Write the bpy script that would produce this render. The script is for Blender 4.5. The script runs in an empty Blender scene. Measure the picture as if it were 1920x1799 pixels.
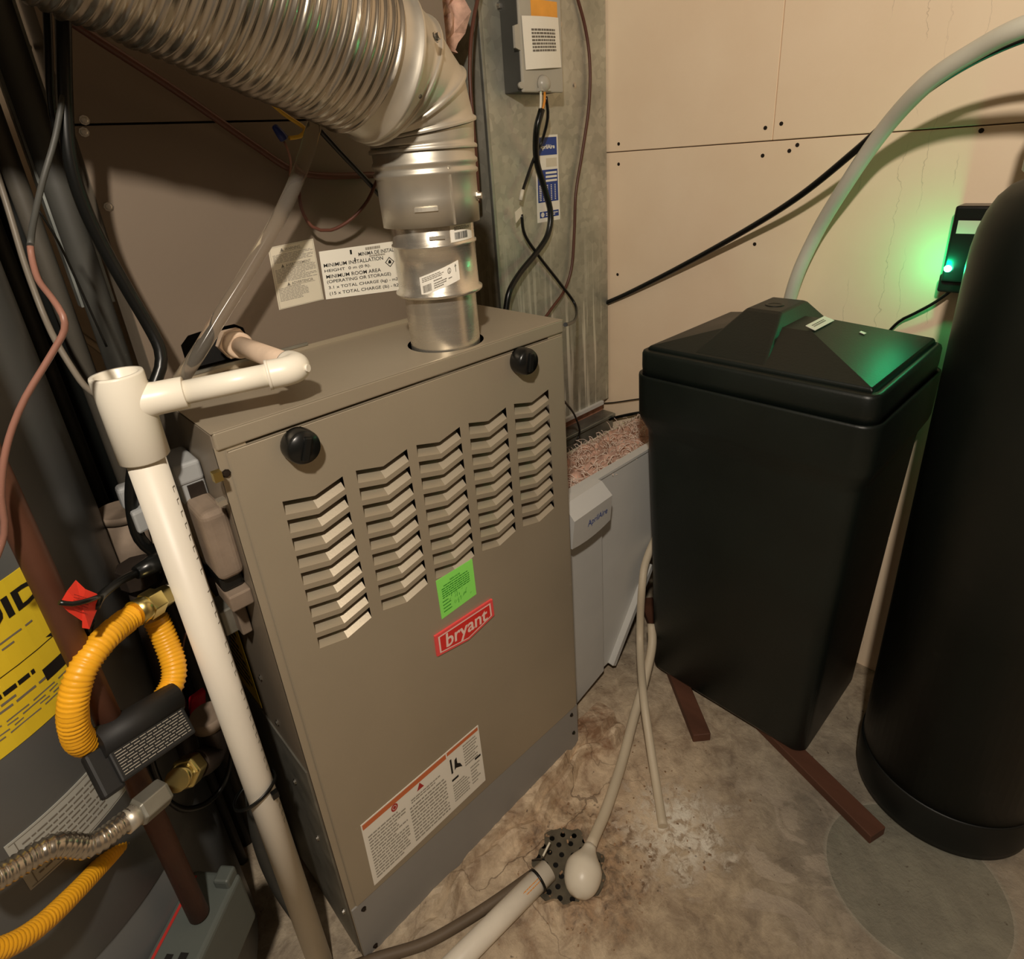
import bpy, bmesh, math, random
from mathutils import Vector, Matrix

random.seed(7)
SC = bpy.context.scene
COL = SC.collection

# ------------------------------------------------------------------ camera
CAM = Vector((-0.14339, -0.59078, 1.12297))
RIGHT = Vector((0.7239770, -0.6861331, -0.0712646))
DOWN = Vector((-0.3216559, -0.2443845, -0.9147752))
FWD = Vector((0.6102416, 0.6851989, -0.3976275))
FPX, CX, CY = 1143.22, 956.89, 790.15
cd = bpy.data.cameras.new('camera')
cd.sensor_fit = 'HORIZONTAL'
cd.sensor_width = 36.0
cd.lens = 36.0 * FPX / 1920.0
cd.shift_x = (960 - CX) / 1920.0
cd.shift_y = (CY - 899.5) / 1920.0
cd.clip_start = 0.01
co = bpy.data.objects.new('camera', cd)
COL.objects.link(co)
m3 = Matrix((RIGHT, -DOWN, -FWD)).transposed()
co.matrix_world = Matrix.Translation(CAM) @ m3.to_4x4()
SC.camera = co

# ------------------------------------------------------------------ world + exposure
w = bpy.data.worlds.new('world')
SC.world = w
w.use_nodes = True
w.node_tree.nodes['Background'].inputs[0].default_value = (1.0, 0.86, 0.68, 1)
w.node_tree.nodes['Background'].inputs[1].default_value = 0.012
SC.view_settings.view_transform = 'Standard'
SC.view_settings.look = 'None'
SC.view_settings.exposure = 0.0
SC.view_settings.gamma = 1.0
SC.view_settings.use_curve_mapping = False

# bare basement bulb above and behind the camera
BULB = Vector((-0.32, -0.72, 1.66))
BULB_POWER = 54.0
BULB_COLOR = (1.0, 0.88, 0.74)
LED_POWER = 0.26

# ------------------------------------------------------------------ picking helpers (pixel of the 1920x1799 photo -> point)
def ray(px, py):
    return FWD + RIGHT * ((px - CX) / FPX) + DOWN * ((py - CY) / FPX)
def U(px, py, ax, val):
    d = ray(px, py)
    return CAM + d * ((val - CAM[ax]) / d[ax])
def Dp(px, py, dep):
    return CAM + ray(px, py) * dep
def Hd(px, py, dist):
    d = ray(px, py)
    return CAM + d * (dist / math.hypot(d.x, d.y))

# ------------------------------------------------------------------ materials
def lin(c):
    c /= 255.0
    return c / 12.92 if c <= 0.04045 else ((c + 0.055) / 1.055) ** 2.4
def S(r, g, b):
    return (lin(r), lin(g), lin(b), 1)
MATS = {}
def mat(name, col, rough=0.5, metal=0.0, var=0.12, scale=14.0, bump=0.0, bscale=60.0, stretch=None,
        trans=0.0, alpha=1.0, emit=None, estr=0.0, coat=0.0, ior=1.45, rvar=0.0):
    m = bpy.data.materials.new(name)
    m.use_nodes = True
    nt = m.node_tree
    b = nt.nodes['Principled BSDF']
    b.inputs['Roughness'].default_value = rough
    b.inputs['Metallic'].default_value = metal
    b.inputs['Transmission Weight'].default_value = trans
    b.inputs['Alpha'].default_value = alpha
    b.inputs['Coat Weight'].default_value = coat
    b.inputs['IOR'].default_value = ior
    if emit:
        b.inputs['Emission Color'].default_value = emit
        b.inputs['Emission Strength'].default_value = estr
    tc = nt.nodes.new('ShaderNodeTexCoord')
    mp = nt.nodes.new('ShaderNodeMapping')
    nt.links.new(tc.outputs['Object'], mp.inputs['Vector'])
    if stretch:
        mp.inputs['Scale'].default_value = stretch
    n = nt.nodes.new('ShaderNodeTexNoise')
    n.inputs['Scale'].default_value = scale
    n.inputs['Detail'].default_value = 6
    nt.links.new(mp.outputs['Vector'], n.inputs['Vector'])
    r = nt.nodes.new('ShaderNodeValToRGB')
    r.color_ramp.elements[0].position = 0.3
    r.color_ramp.elements[1].position = 0.7
    r.color_ramp.elements[0].color = (col[0] * (1 - var), col[1] * (1 - var), col[2] * (1 - var), 1)
    r.color_ramp.elements[1].color = (min(1, col[0] * (1 + var)), min(1, col[1] * (1 + var)), min(1, col[2] * (1 + var)), 1)
    nt.links.new(n.outputs['Fac'], r.inputs['Fac'])
    nt.links.new(r.outputs['Color'], b.inputs['Base Color'])
    if rvar:
        mr = nt.nodes.new('ShaderNodeMapRange')
        mr.inputs['To Min'].default_value = max(0, rough - rvar)
        mr.inputs['To Max'].default_value = min(1, rough + rvar)
        nt.links.new(n.outputs['Fac'], mr.inputs['Value'])
        nt.links.new(mr.outputs['Result'], b.inputs['Roughness'])
    if bump:
        n2 = nt.nodes.new('ShaderNodeTexNoise')
        n2.inputs['Scale'].default_value = bscale
        n2.inputs['Detail'].default_value = 5
        nt.links.new(mp.outputs['Vector'], n2.inputs['Vector'])
        bp = nt.nodes.new('ShaderNodeBump')
        bp.inputs['Strength'].default_value = bump
        bp.inputs['Distance'].default_value = 0.002
        nt.links.new(n2.outputs['Fac'], bp.inputs['Height'])
        nt.links.new(bp.outputs['Normal'], b.inputs['Normal'])
    MATS[name] = m
    return m

mat('taupe', S(174, 163, 143), 0.44, 0.42, 0.05, 5, bump=0.05, bscale=400)
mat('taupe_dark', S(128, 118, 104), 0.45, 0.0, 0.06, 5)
mat('coil_paint', S(116, 104, 91), 0.34, 0.0, 0.05, 3)  # base darkened to carry the flexible duct's shadow on the cabinet
mat('base_grey', S(146, 144, 140), 0.5, 0.0, 0.06, 6)
mat('black_inside', S(14, 12, 10), 0.9, 0, 0.05)  # near-black base that stands in for shade inside openings and gaps
mat('black_plastic', S(20, 21, 20), 0.28, 0, 0.1, 20)
mat('tank_black', S(18, 25, 21), 0.44, 0, 0.22, 7, bump=0.12, bscale=220, rvar=0.08)
mat('resin_black', S(13, 19, 15), 0.42, 0, 0.15, 6, bump=0.05, bscale=120)
mat('boot_black', S(14, 17, 15), 0.5, 0, 0.1, 10)
mat('pvc_white', S(236, 230, 214), 0.34, 0, 0.03, 9)
mat('pvc_dirty', S(232, 225, 210), 0.42, 0, 0.08, 16, stretch=(1, 1, .3))
mat('pvc_stained', S(214, 190, 166), 0.5, 0, 0.14, 24)
mat('tube_beige', S(205, 192, 168), 0.5, 0, 0.06, 12)
mat('tube_milky', S(214, 212, 196), 0.42, 0, 0.05, 10)
mat('bulb_white', S(226, 218, 200), 0.35, 0, 0.04, 12)
mat('cable_black', S(16, 17, 16), 0.32, 0, 0.08)
mat('cable_brown', S(88, 52, 40), 0.42, 0, 0.1)
mat('cable_pink', S(138, 98, 84), 0.4, 0, 0.1)
mat('cable_grey', S(120, 112, 100), 0.45, 0, 0.1)
mat('wire_yellow', S(222, 180, 60), 0.4, 0, 0.05)
mat('wire_white', S(220, 214, 196), 0.4, 0, 0.05)
mat('wire_orange', S(214, 140, 50), 0.4, 0, 0.05)
mat('nut_blue', S(24, 42, 110), 0.35, 0, 0.05)
mat('galv', S(168, 172, 166), 0.42, 0.85, 0.16, 30, rvar=0.1)
mat('galv_dull', S(150, 148, 138), 0.5, 0.75, 0.18, 24, rvar=0.12)
mat('steel_bright', S(222, 216, 202), 0.27, 0.85, 0.05, 10, stretch=(1, 1, 12), rvar=0.05)
mat('steel_flue', S(206, 200, 186), 0.42, 0.78, 0.06, 20, rvar=0.08)
mat('steel_flex', S(182, 174, 160), 0.25, 0.92, 0.12, 12, rvar=0.1)
mat('screw_steel', S(206, 204, 198), 0.25, 1.0, 0.05)
mat('brass', S(214, 196, 128), 0.28, 1.0, 0.06)
mat('iron_black', S(58, 50, 44), 0.5, 0.5, 0.3, 30, bump=0.2)
mat('dusty_metal', S(140, 124, 108), 0.75, 0.2, 0.25, 22, bump=0.3)
mat('grey_plastic', S(160, 162, 162), 0.5, 0, 0.06)
mat('dark_grey', S(66, 66, 62), 0.55, 0, 0.12)
mat('hose_yellow', S(238, 172, 36), 0.38, 0, 0.06, 30)
mat('copper', S(94, 60, 45), 0.5, 0.3, 0.2, 14)
mat('heater_jacket', S(92, 94, 94), 0.36, 0, 0.05, 3)
mat('label_yellow', S(222, 194, 44), 0.5, 0, 0.03)
mat('label_grey', S(168, 168, 160), 0.5, 0, 0.05)
mat('label_white', S(240, 236, 224), 0.5, 0, 0.02)
mat('label_pale', S(214, 206, 186), 0.5, 0, 0.04)
mat('ink_black', S(18, 16, 14), 0.6, 0, 0.02)
mat('ink_grey', S(112, 106, 96), 0.6, 0, 0.05)
mat('ink_soft', S(158, 152, 140), 0.6, 0, 0.05)
mat('label_green', S(150, 246, 108), 0.5, 0, 0.03)
mat('ink_green', S(44, 140, 38), 0.6, 0, 0.05)
mat('badge_red', S(222, 44, 40), 0.3, 0, 0.03, coat=0.3)
mat('badge_light', S(246, 214, 204), 0.3, 0, 0.02)
mat('badge_rim', S(240, 84, 84), 0.3, 0, 0.02)
mat('label_orange', S(206, 112, 66), 0.5, 0, 0.03)
mat('ink_red', S(176, 46, 40), 0.5, 0, 0.03)
mat('sticker_blue', S(38, 66, 142), 0.4, 0, 0.03)
mat('logo_blue', S(52, 78, 158), 0.4, 0, 0.03)
mat('cabinet_white', S(206, 206, 202), 0.42, 0, 0.03)
mat('tag_red', S(236, 62, 44), 0.5, 0, 0.05)
mat('red_plastic', S(206, 30, 52), 0.35, 0, 0.05)
mat('wood_brown', S(94, 60, 44), 0.65, 0, 0.28, 20, stretch=(1, .15, 1), bump=0.2)
mat('insul_pink', S(196, 160, 142), 0.95, 0, 0.42, 45, bump=0.6, bscale=160)
mat('insul_fibre', S(236, 216, 200), 0.9, 0, 0.2, 80)
mat('insul_brown', S(170, 120, 98), 0.95, 0, 0.3, 60)
mat('foil', S(196, 186, 170), 0.35, 0.8, 0.15, 40, bump=0.4)
mat('amber', S(238, 168, 70), 0.35, 0, 0.1, 30)
mat('cover_grey', S(176, 172, 160), 0.3, 0, 0.04)
mat('clear_vinyl', S(228, 220, 206), 0.12, 0, 0.02, trans=0.92, ior=1.15)
mat('screw_dark', S(40, 30, 22), 0.6, 0.3, 0.1)
mat('grate', S(112, 106, 92), 0.5, 0.6, 0.3, 40)
mat('block_wall', S(104, 96, 86), 0.9, 0, 0.12)
mat('ceiling_paint', S(104, 92, 76), 0.9, 0, 0.08)
mat('joist_wood', S(150, 118, 84), 0.8, 0, 0.2, 8)
mat('socket_white', S(230, 226, 214), 0.4, 0, 0.03)
mat('led_green', (0.02, 1.0, 0.35, 1), 0.3, 0, 0, emit=(0.05, 1.0, 0.42, 1), estr=60)
mat('led_core', (0.8, 1.0, 0.9, 1), 0.3, 0, 0, emit=(0.75, 1.0, 0.9, 1), estr=40)
mat('control_grey', S(84, 90, 86), 0.5, 0, 0.06)
mat('debris_tan', S(150, 122, 94), 0.9, 0, 0.4, 120)
mat('hose_dull', S(100, 86, 70), 0.6, 0, 0.1)
mat('riser_grey', S(82, 78, 70), 0.5, 0, 0.12)
mat('tag_black', S(26, 26, 26), 0.6, 0, 0.1)

# ------------------------------------------------------------------ special materials
def nodes_of(name):
    m = bpy.data.materials.new(name)
    m.use_nodes = True
    MATS[name] = m
    return m.node_tree, m.node_tree.nodes['Principled BSDF']
def N(nt, kind, **kw):
    n = nt.nodes.new(kind)
    for k, v in kw.items():
        if k in n.inputs:
            n.inputs[k].default_value = v
        else:
            setattr(n, k, v)
    return n
def ramp(nt, fac, stops):
    r = nt.nodes.new('ShaderNodeValToRGB')
    e = r.color_ramp.elements
    e[0].position, e[0].color = stops[0]
    e[1].position, e[1].color = stops[1]
    for p, c in stops[2:]:
        x = e.new(p)
        x.color = c
    nt.links.new(fac, r.inputs['Fac'])
    return r.outputs['Color']
def mix(nt, fac, a, b, mode='MIX'):
    m = nt.nodes.new('ShaderNodeMix')
    m.data_type = 'RGBA'
    m.blend_type = mode
    if isinstance(fac, (int, float)):
        m.inputs[0].default_value = fac
    else:
        nt.links.new(fac, m.inputs[0])
    for v, i in ((a, 6), (b, 7)):
        if isinstance(v, tuple):
            m.inputs[i].default_value = v
        else:
            nt.links.new(v, m.inputs[i])
    return m.outputs[2]
def math_(nt, op, a, b=None, clamp=False):
    n = nt.nodes.new('ShaderNodeMath')
    n.operation = op
    n.use_clamp = clamp
    for v, i in ((a, 0), (b, 1)):
        if v is None:
            continue
        if isinstance(v, (int, float)):
            n.inputs[i].default_value = v
        else:
            nt.links.new(v, n.inputs[i])
    return n.outputs[0]
def noise(nt, vec, scale, detail=6, rough=0.55, dist=0.0):
    n = N(nt, 'ShaderNodeTexNoise', Scale=scale, Detail=detail, Roughness=rough, Distortion=dist)
    nt.links.new(vec, n.inputs['Vector'])
    return n.outputs['Fac']
def blob(nt, vec, cx, cy, r0, r1, wob=None, amp=0.05):
    """1 inside r0, 0 outside r1, on the floor plan, with a wobbly edge"""
    sub = N(nt, 'ShaderNodeVectorMath', operation='DISTANCE')
    fl = N(nt, 'ShaderNodeVectorMath', operation='MULTIPLY')
    fl.inputs[1].default_value = (1, 1, 0)
    nt.links.new(vec, fl.inputs[0])
    nt.links.new(fl.outputs[0], sub.inputs[0])
    sub.inputs[1].default_value = (cx, cy, 0)
    d = sub.outputs['Value']
    if wob is not None:
        d = math_(nt, 'ADD', d, math_(nt, 'MULTIPLY', math_(nt, 'SUBTRACT', wob, 0.5), amp * 2))
    mr = N(nt, 'ShaderNodeMapRange')
    mr.inputs['From Min'].default_value = r0
    mr.inputs['From Max'].default_value = r1
    mr.inputs['To Min'].default_value = 1
    mr.inputs['To Max'].default_value = 0
    nt.links.new(d, mr.inputs['Value'])
    return mr.outputs['Result'], d

def make_floor_mat():
    nt, b = nodes_of('concrete')
    tc = N(nt, 'ShaderNodeTexCoord')
    v = tc.outputs['Object']
    n1 = noise(nt, v, 5.5, 8, 0.6, 0.8)
    n2 = noise(nt, v, 24, 9, 0.68, 0.4)
    n3 = noise(nt, v, 120, 5, 0.7)
    n4 = noise(nt, v, 11, 6, 0.6, 1.4)
    n5 = noise(nt, v, 60, 6, 0.7, 0.5)
    c = ramp(nt, n1, [(0.34, S(142, 130, 114)), (0.66, S(214, 198, 174)), (0.5, S(184, 168, 144))])
    c = mix(nt, 0.5, c, ramp(nt, n2, [(0.36, S(108, 92, 76)), (0.64, S(216, 200, 174))]), 'MIX')
    # warm tan zone by the furnace and the drain, cool grey towards the resin tank
    tan, _ = blob(nt, v, 0.42, -0.03, 0.10, 0.42, n4, 0.10)
    c = mix(nt, math_(nt, 'MULTIPLY', tan, 0.6), c, ramp(nt, n2, [(0.34, S(172, 138, 106)), (0.66, S(248, 222, 186))]))
    grey, _ = blob(nt, v, 0.72, -0.52, 0.13, 0.34, n4, 0.08)
    c = mix(nt, math_(nt, 'MULTIPLY', grey, 0.7), c, ramp(nt, n1, [(0.3, S(104, 100, 92)), (0.7, S(138, 132, 120))]))
    wet, _ = blob(nt, v, 0.36, -0.40, 0.06, 0.24, n4, 0.12)
    c = mix(nt, math_(nt, 'MULTIPLY', wet, 0.55), c, ramp(nt, n2, [(0.36, S(104, 90, 70)), (0.64, S(158, 140, 112))]))
    # pale scraped patches
    sc = ramp(nt, noise(nt, v, 8.5, 5, 0.5, 2.0), [(0.54, (0, 0, 0, 1)), (0.58, (1, 1, 1, 1))])
    pz, _ = blob(nt, v, 0.56, -0.34, 0.06, 0.20, n4, 0.08)
    c = mix(nt, math_(nt, 'MULTIPLY', math_(nt, 'MULTIPLY', sc, pz), 0.55), c, S(196, 182, 164))
    # round mark left by a tank that once stood there
    ring, d = blob(nt, v, 0.695, -0.545, 0.128, 0.134)
    c = mix(nt, math_(nt, 'MULTIPLY', ring, 0.75), c, ramp(nt, n4, [(0.3, S(108, 108, 96)), (0.7, S(140, 140, 124))]))
    edge = math_(nt, 'MULTIPLY', ring, math_(nt, 'GREATER_THAN', d, 0.1275))
    c = mix(nt, math_(nt, 'MULTIPLY', edge, 0.45), c, S(186, 178, 162))
    # rust and dark grime around the drain
    rust, _ = blob(nt, v, 0.34, -0.14, 0.05, 0.14, n2, 0.14)
    c = mix(nt, math_(nt, 'MULTIPLY', rust, 0.7), c, ramp(nt, n5, [(0.38, S(72, 50, 34)), (0.62, S(190, 156, 120))]))
    rust2, _ = blob(nt, v, 0.545, -0.005, 0.01, 0.055, n2, 0.08)
    c = mix(nt, math_(nt, 'MULTIPLY', rust2, 0.7), c, S(128, 84, 50))
    # white mineral bloom
    eff, _ = blob(nt, v, 0.505, -0.225, 0.02, 0.10, n2, 0.14)
    effm = math_(nt, 'MULTIPLY', eff, ramp(nt, n5, [(0.42, (0, 0, 0, 1)), (0.54, (1, 1, 1, 1))]))
    c = mix(nt, math_(nt, 'MULTIPLY', effm, 0.9), c, S(246, 240, 224))
    # dark crumbs and pits
    crumbs = ramp(nt, noise(nt, v, 75, 3, 0.5), [(0.68, (0, 0, 0, 1)), (0.73, (1, 1, 1, 1))])
    c = mix(nt, math_(nt, 'MULTIPLY', crumbs, 0.7), c, S(70, 54, 40))
    # hairline cracks
    vo = N(nt, 'ShaderNodeTexVoronoi', Scale=5.0)
    vo.feature = 'DISTANCE_TO_EDGE'
    wv = N(nt, 'ShaderNodeVectorMath', operation='ADD')
    nz = N(nt, 'ShaderNodeTexNoise', Scale=7.0, Detail=5.0)
    nt.links.new(v, nz.inputs['Vector'])
    scl = N(nt, 'ShaderNodeVectorMath', operation='SCALE')
    scl.inputs['Scale'].default_value = 0.18
    nt.links.new(nz.outputs['Color'], scl.inputs[0])
    nt.links.new(v, wv.inputs[0])
    nt.links.new(scl.outputs[0], wv.inputs[1])
    nt.links.new(wv.outputs[0], vo.inputs['Vector'])
    crk = math_(nt, 'LESS_THAN', vo.outputs['Distance'], 0.006)
    crz, _ = blob(nt, v, 0.33, -0.05, 0.1, 0.30, n4, 0.1)
    crk = math_(nt, 'MULTIPLY', crk, crz)
    c = mix(nt, math_(nt, 'MULTIPLY', crk, 0.6), c, S(84, 64, 46))
    c = mix(nt, math_(nt, 'MULTIPLY', n3, 0.14), c, S(90, 78, 64))
    nt.links.new(c, b.inputs['Base Color'])
    rr = N(nt, 'ShaderNodeMapRange')
    rr.inputs['To Min'].default_value = 0.5
    rr.inputs['To Max'].default_value = 0.85
    nt.links.new(n1, rr.inputs['Value'])
    nt.links.new(rr.outputs['Result'], b.inputs['Roughness'])
    bp = N(nt, 'ShaderNodeBump', Strength=0.6, Distance=0.006)
    hgt = math_(nt, 'ADD', math_(nt, 'ADD', n2, math_(nt, 'MULTIPLY', n5, 0.5)), math_(nt, 'MULTIPLY', n3, 0.4))
    hgt = math_(nt, 'SUBTRACT', hgt, math_(nt, 'MULTIPLY', crk, 0.5))
    nt.links.new(hgt, bp.inputs['Height'])
    nt.links.new(bp.outputs['Normal'], b.inputs['Normal'])
make_floor_mat()

def make_wall_mat():
    nt, b = nodes_of('drywall')
    tc = N(nt, 'ShaderNodeTexCoord')
    v = tc.outputs['Object']
    n1 = noise(nt, v, 3.0, 5)
    c = ramp(nt, n1, [(0.3, S(242, 216, 184)), (0.7, S(252, 230, 200))])
    # fine wandering hairline cracks and old drip lines, running down the board
    def crack(scale, off, amp):
        mp = N(nt, 'ShaderNodeMapping')
        mp.inputs['Scale'].default_value = (1, 1, 1)
        nt.links.new(v, mp.inputs['Vector'])
        sx = N(nt, 'ShaderNodeSeparateXYZ')
        nt.links.new(v, sx.inputs[0])
        wob = noise(nt, v, 9, 5, 0.6)
        y = math_(nt, 'ADD', math_(nt, 'ADD', sx.outputs[1], off), math_(nt, 'MULTIPLY', math_(nt, 'SUBTRACT', wob, 0.5), amp))
        a = math_(nt, 'ABSOLUTE', y)
        line = math_(nt, 'LESS_THAN', a, 0.0006)
        brk = ramp(nt, noise(nt, v, scale, 3), [(0.46, (0, 0, 0, 1)), (0.54, (1, 1, 1, 1))])
        return math_(nt, 'MULTIPLY', line, brk)
    for off, amp, sc in ((0.175, 0.05, 6), (0.235, 0.07, 7), (0.265, 0.05, 5), (0.31, 0.05, 8)):
        c = mix(nt, math_(nt, 'MULTIPLY', crack(sc, off, amp), 0.28), c, S(130, 110, 86))
    nt.links.new(c, b.inputs['Base Color'])
    b.inputs['Roughness'].default_value = 0.85
    n2 = noise(nt, v, 180, 3)
    bp = N(nt, 'ShaderNodeBump', Strength=0.08, Distance=0.002)
    nt.links.new(n2, bp.inputs['Height'])
    nt.links.new(bp.outputs['Normal'], b.inputs['Normal'])
make_wall_mat()

def make_duct_mat():
    nt, b = nodes_of('galv_duct')
    tc = N(nt, 'ShaderNodeTexCoord')
    v = tc.outputs['Object']
    vo = N(nt, 'ShaderNodeTexVoronoi', Scale=70.0)
    nt.links.new(v, vo.inputs['Vector'])
    n1 = noise(nt, v, 7, 6)
    c = ramp(nt, n1, [(0.3, S(164, 164, 152)), (0.7, S(202, 200, 186))])
    bw = N(nt, 'ShaderNodeRGBToBW')
    nt.links.new(vo.outputs['Color'], bw.inputs[0])
    c = mix(nt, 0.16, c, bw.outputs[0], 'OVERLAY')
    # white mineral runs down the lower end of the sheet
    mp = N(nt, 'ShaderNodeMapping')
    mp.inputs['Scale'].default_value = (95, 95, 2.6)
    nt.links.new(v, mp.inputs['Vector'])
    run = ramp(nt, noise(nt, mp.outputs['Vector'], 1.0, 4, 0.6), [(0.52, (0, 0, 0, 1)), (0.60, (1, 1, 1, 1))])
    sx = N(nt, 'ShaderNodeSeparateXYZ')
    nt.links.new(v, sx.inputs[0])
    mr = N(nt, 'ShaderNodeMapRange')
    mr.inputs['From Min'].default_value = 0.72
    mr.inputs['From Max'].default_value = 0.98
    mr.inputs['To Min'].default_value = 1
    mr.inputs['To Max'].default_value = 0
    nt.links.new(sx.outputs[2], mr.inputs['Value'])
    f = math_(nt, 'MULTIPLY', run, mr.outputs['Result'])
    c = mix(nt, math_(nt, 'MULTIPLY', mr.outputs['Result'], 0.35), c, S(110, 112, 102))
    c = mix(nt, math_(nt, 'MULTIPLY', f, 0.85), c, S(232, 232, 220))
    nt.links.new(c, b.inputs['Base Color'])
    b.inputs['Metallic'].default_value = 0.55
    b.inputs['Roughness'].default_value = 0.46
make_duct_mat()

# ------------------------------------------------------------------ mesh helpers
class MB:
    def __init__(s):
        s.v, s.f, s.sm = [], [], []
    def add(s, verts, faces, smooth=False):
        k = len(s.v)
        s.v += [tuple(x) for x in verts]
        s.f += [tuple(i + k for i in f) for f in faces]
        s.sm += [smooth] * len(faces)
        return s
    def box(s, lo, hi):
        x0, y0, z0 = lo
        x1, y1, z1 = hi
        return s.add([(x0, y0, z0), (x1, y0, z0), (x1, y1, z0), (x0, y1, z0), (x0, y0, z1), (x1, y0, z1), (x1, y1, z1), (x0, y1, z1)],
                     [(0, 3, 2, 1), (4, 5, 6, 7), (0, 1, 5, 4), (1, 2, 6, 5), (2, 3, 7, 6), (3, 0, 4, 7)])
    def obox(s, c, ex, ey, ez):
        """box around centre c with half-axes ex, ey, ez"""
        c, ex, ey, ez = Vector(c), Vector(ex), Vector(ey), Vector(ez)
        vs = [c + a * ex + b * ey + d * ez for d in (-1, 1) for a, b in ((-1, -1), (1, -1), (1, 1), (-1, 1))]
        return s.add(vs, [(0, 3, 2, 1), (4, 5, 6, 7), (0, 1, 5, 4), (1, 2, 6, 5), (2, 3, 7, 6), (3, 0, 4, 7)])
    def prism(s, poly, vec):
        n = len(poly)
        vec = Vector(vec)
        a = [Vector(p) for p in poly]
        b = [p + vec for p in a]
        return s.add(a + b, [tuple(range(n)), tuple(range(2 * n - 1, n - 1, -1))] + [(i, i + n, (i + 1) % n + n, (i + 1) % n) for i in range(n)])
    def rings(s, rings, cap0=True, cap1=True, smooth=True):
        n = len(rings[0])
        k = len(s.v)
        for r in rings:
            s.v += [tuple(p) for p in r]
        for i in range(len(rings) - 1):
            for j in range(n):
                s.f.append((k + i * n + j, k + i * n + (j + 1) % n, k + (i + 1) * n + (j + 1) % n, k + (i + 1) * n + j))
                s.sm.append(smooth)
        if cap0:
            s.f.append(tuple(k + j for j in range(n - 1, -1, -1)))
            s.sm.append(False)
        if cap1:
            s.f.append(tuple(k + (len(rings) - 1) * n + j for j in range(n)))
            s.sm.append(False)
        return s
    def lathe(s, prof, origin, axis=(0, 0, 1), n=32, cap0=True, cap1=True, smooth=True):
        """prof: list of (radius, height along axis)"""
        o, a = Vector(origin), Vector(axis).normalized()
        u, w_ = basis(a)
        return s.rings([[o + a * h + (u * math.cos(t) + w_ * math.sin(t)) * max(r, 1e-5) for t in angs(n)] for r, h in prof], cap0, cap1, smooth)
    def tube(s, pts, r, n=10, cap=True, smooth=True):
        rf = r if callable(r) else (lambda t: r)
        pts = [Vector(p) for p in pts]
        fr = frames(pts)
        L = len(pts) - 1
        rg = []
        for i, p in enumerate(pts):
            u, w_ = fr[i]
            rr = rf(i / L)
            rg.append([p + (u * math.cos(t) + w_ * math.sin(t)) * rr for t in angs(n)])
        return s.rings(rg, cap, cap, smooth)
def angs(n):
    return [2 * math.pi * i / n for i in range(n)]
def basis(a):
    t = Vector((0, 0, 1)) if abs(a.z) < 0.9 else Vector((1, 0, 0))
    u = a.cross(t).normalized()
    return u, a.cross(u).normalized()
def frames(pts):
    out = []
    t0 = (pts[1] - pts[0]).normalized()
    u, _ = basis(t0)
    for i in range(len(pts)):
        a = pts[max(0, i - 1)]
        b = pts[min(len(pts) - 1, i + 1)]
        t = (b - a).normalized()
        u = (u - t * u.dot(t)).normalized()
        out.append((u, t.cross(u)))
    return out
def spline(pts, step=0.01):
    """Catmull-Rom through pts, resampled"""
    P = [Vector(p) for p in pts]
    P = [P[0] * 2 - P[1]] + P + [P[-1] * 2 - P[-2]]
    out = []
    for i in range(1, len(P) - 2):
        a, b, c, d = P[i - 1], P[i], P[i + 1], P[i + 2]
        k = max(2, int((c - b).length / step))
        for j in range(k):
            t = j / k
            out.append(0.5 * ((2 * b) + (c - a) * t + (2 * a - 5 * b + 4 * c - d) * t * t + (3 * b - a - 3 * c + d) * t ** 3))
    out.append(P[-2])
    return out

def mesh_of(mb, name):
    me = bpy.data.meshes.new(name)
    me.from_pydata(mb.v, [], mb.f)
    me.polygons.foreach_set('use_smooth', mb.sm)
    me.update()
    bm = bmesh.new()
    bm.from_mesh(me)
    bmesh.ops.recalc_face_normals(bm, faces=bm.faces)
    bm.to_mesh(me)
    bm.free()
    return me
def link(name, me, m, parent=None, bev=0.0, seg=2, autosm=False):
    o = bpy.data.objects.new(name, me)
    COL.objects.link(o)
    if m and not me.materials:
        me.materials.append(MATS[m])
    if parent:
        o.parent = parent
        if parent.type == 'EMPTY':
            o.matrix_parent_inverse = Matrix.Translation(-parent.location)
    if bev:
        md = o.modifiers.new('bevel', 'BEVEL')
        md.width = bev
        md.segments = seg
        md.limit_method = 'ANGLE'
        md.angle_limit = math.radians(35)
    return o
def obj(name, mb, m, parent=None, bev=0.0, seg=2, label=None):
    o = link(name, mesh_of(mb, name), m, parent, bev, seg)
    if label:
        o['label'] = label
    return o
def tag(o, label, cat, group=None, kind=None):
    o['label'] = label
    if cat:
        o['category'] = cat
    if group:
        o['group'] = group
    if kind:
        o['kind'] = kind
    return o
def thing(name, loc, label, cat, group=None):
    o = bpy.data.objects.new(name, None)
    o.empty_display_size = 0.05
    o.location = loc
    COL.objects.link(o)
    return tag(o, label, cat, group)
def struct(name, mb, m, label):
    o = obj(name, mb, m)
    o['kind'] = 'structure'
    o['label'] = label
    return o
def holed(outer, holes, f):
    """planar sheet with holes; f maps (a,b) to a point; returns MB"""
    bm = bmesh.new()
    es = []
    for loop in [outer] + holes:
        vs = [bm.verts.new((p[0], p[1], 0)) for p in loop]
        for i in range(len(vs)):
            es.append(bm.edges.new((vs[i], vs[(i + 1) % len(vs)])))
    bmesh.ops.triangle_fill(bm, use_beauty=True, use_dissolve=False, edges=es, normal=(0, 0, 1))
    bm.verts.index_update()
    mb = MB()
    mb.add([f(v_.co.x, v_.co.y) for v_ in bm.verts], [tuple(v_.index for v_ in fc.verts) for fc in bm.faces])
    bm.free()
    return mb

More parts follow.
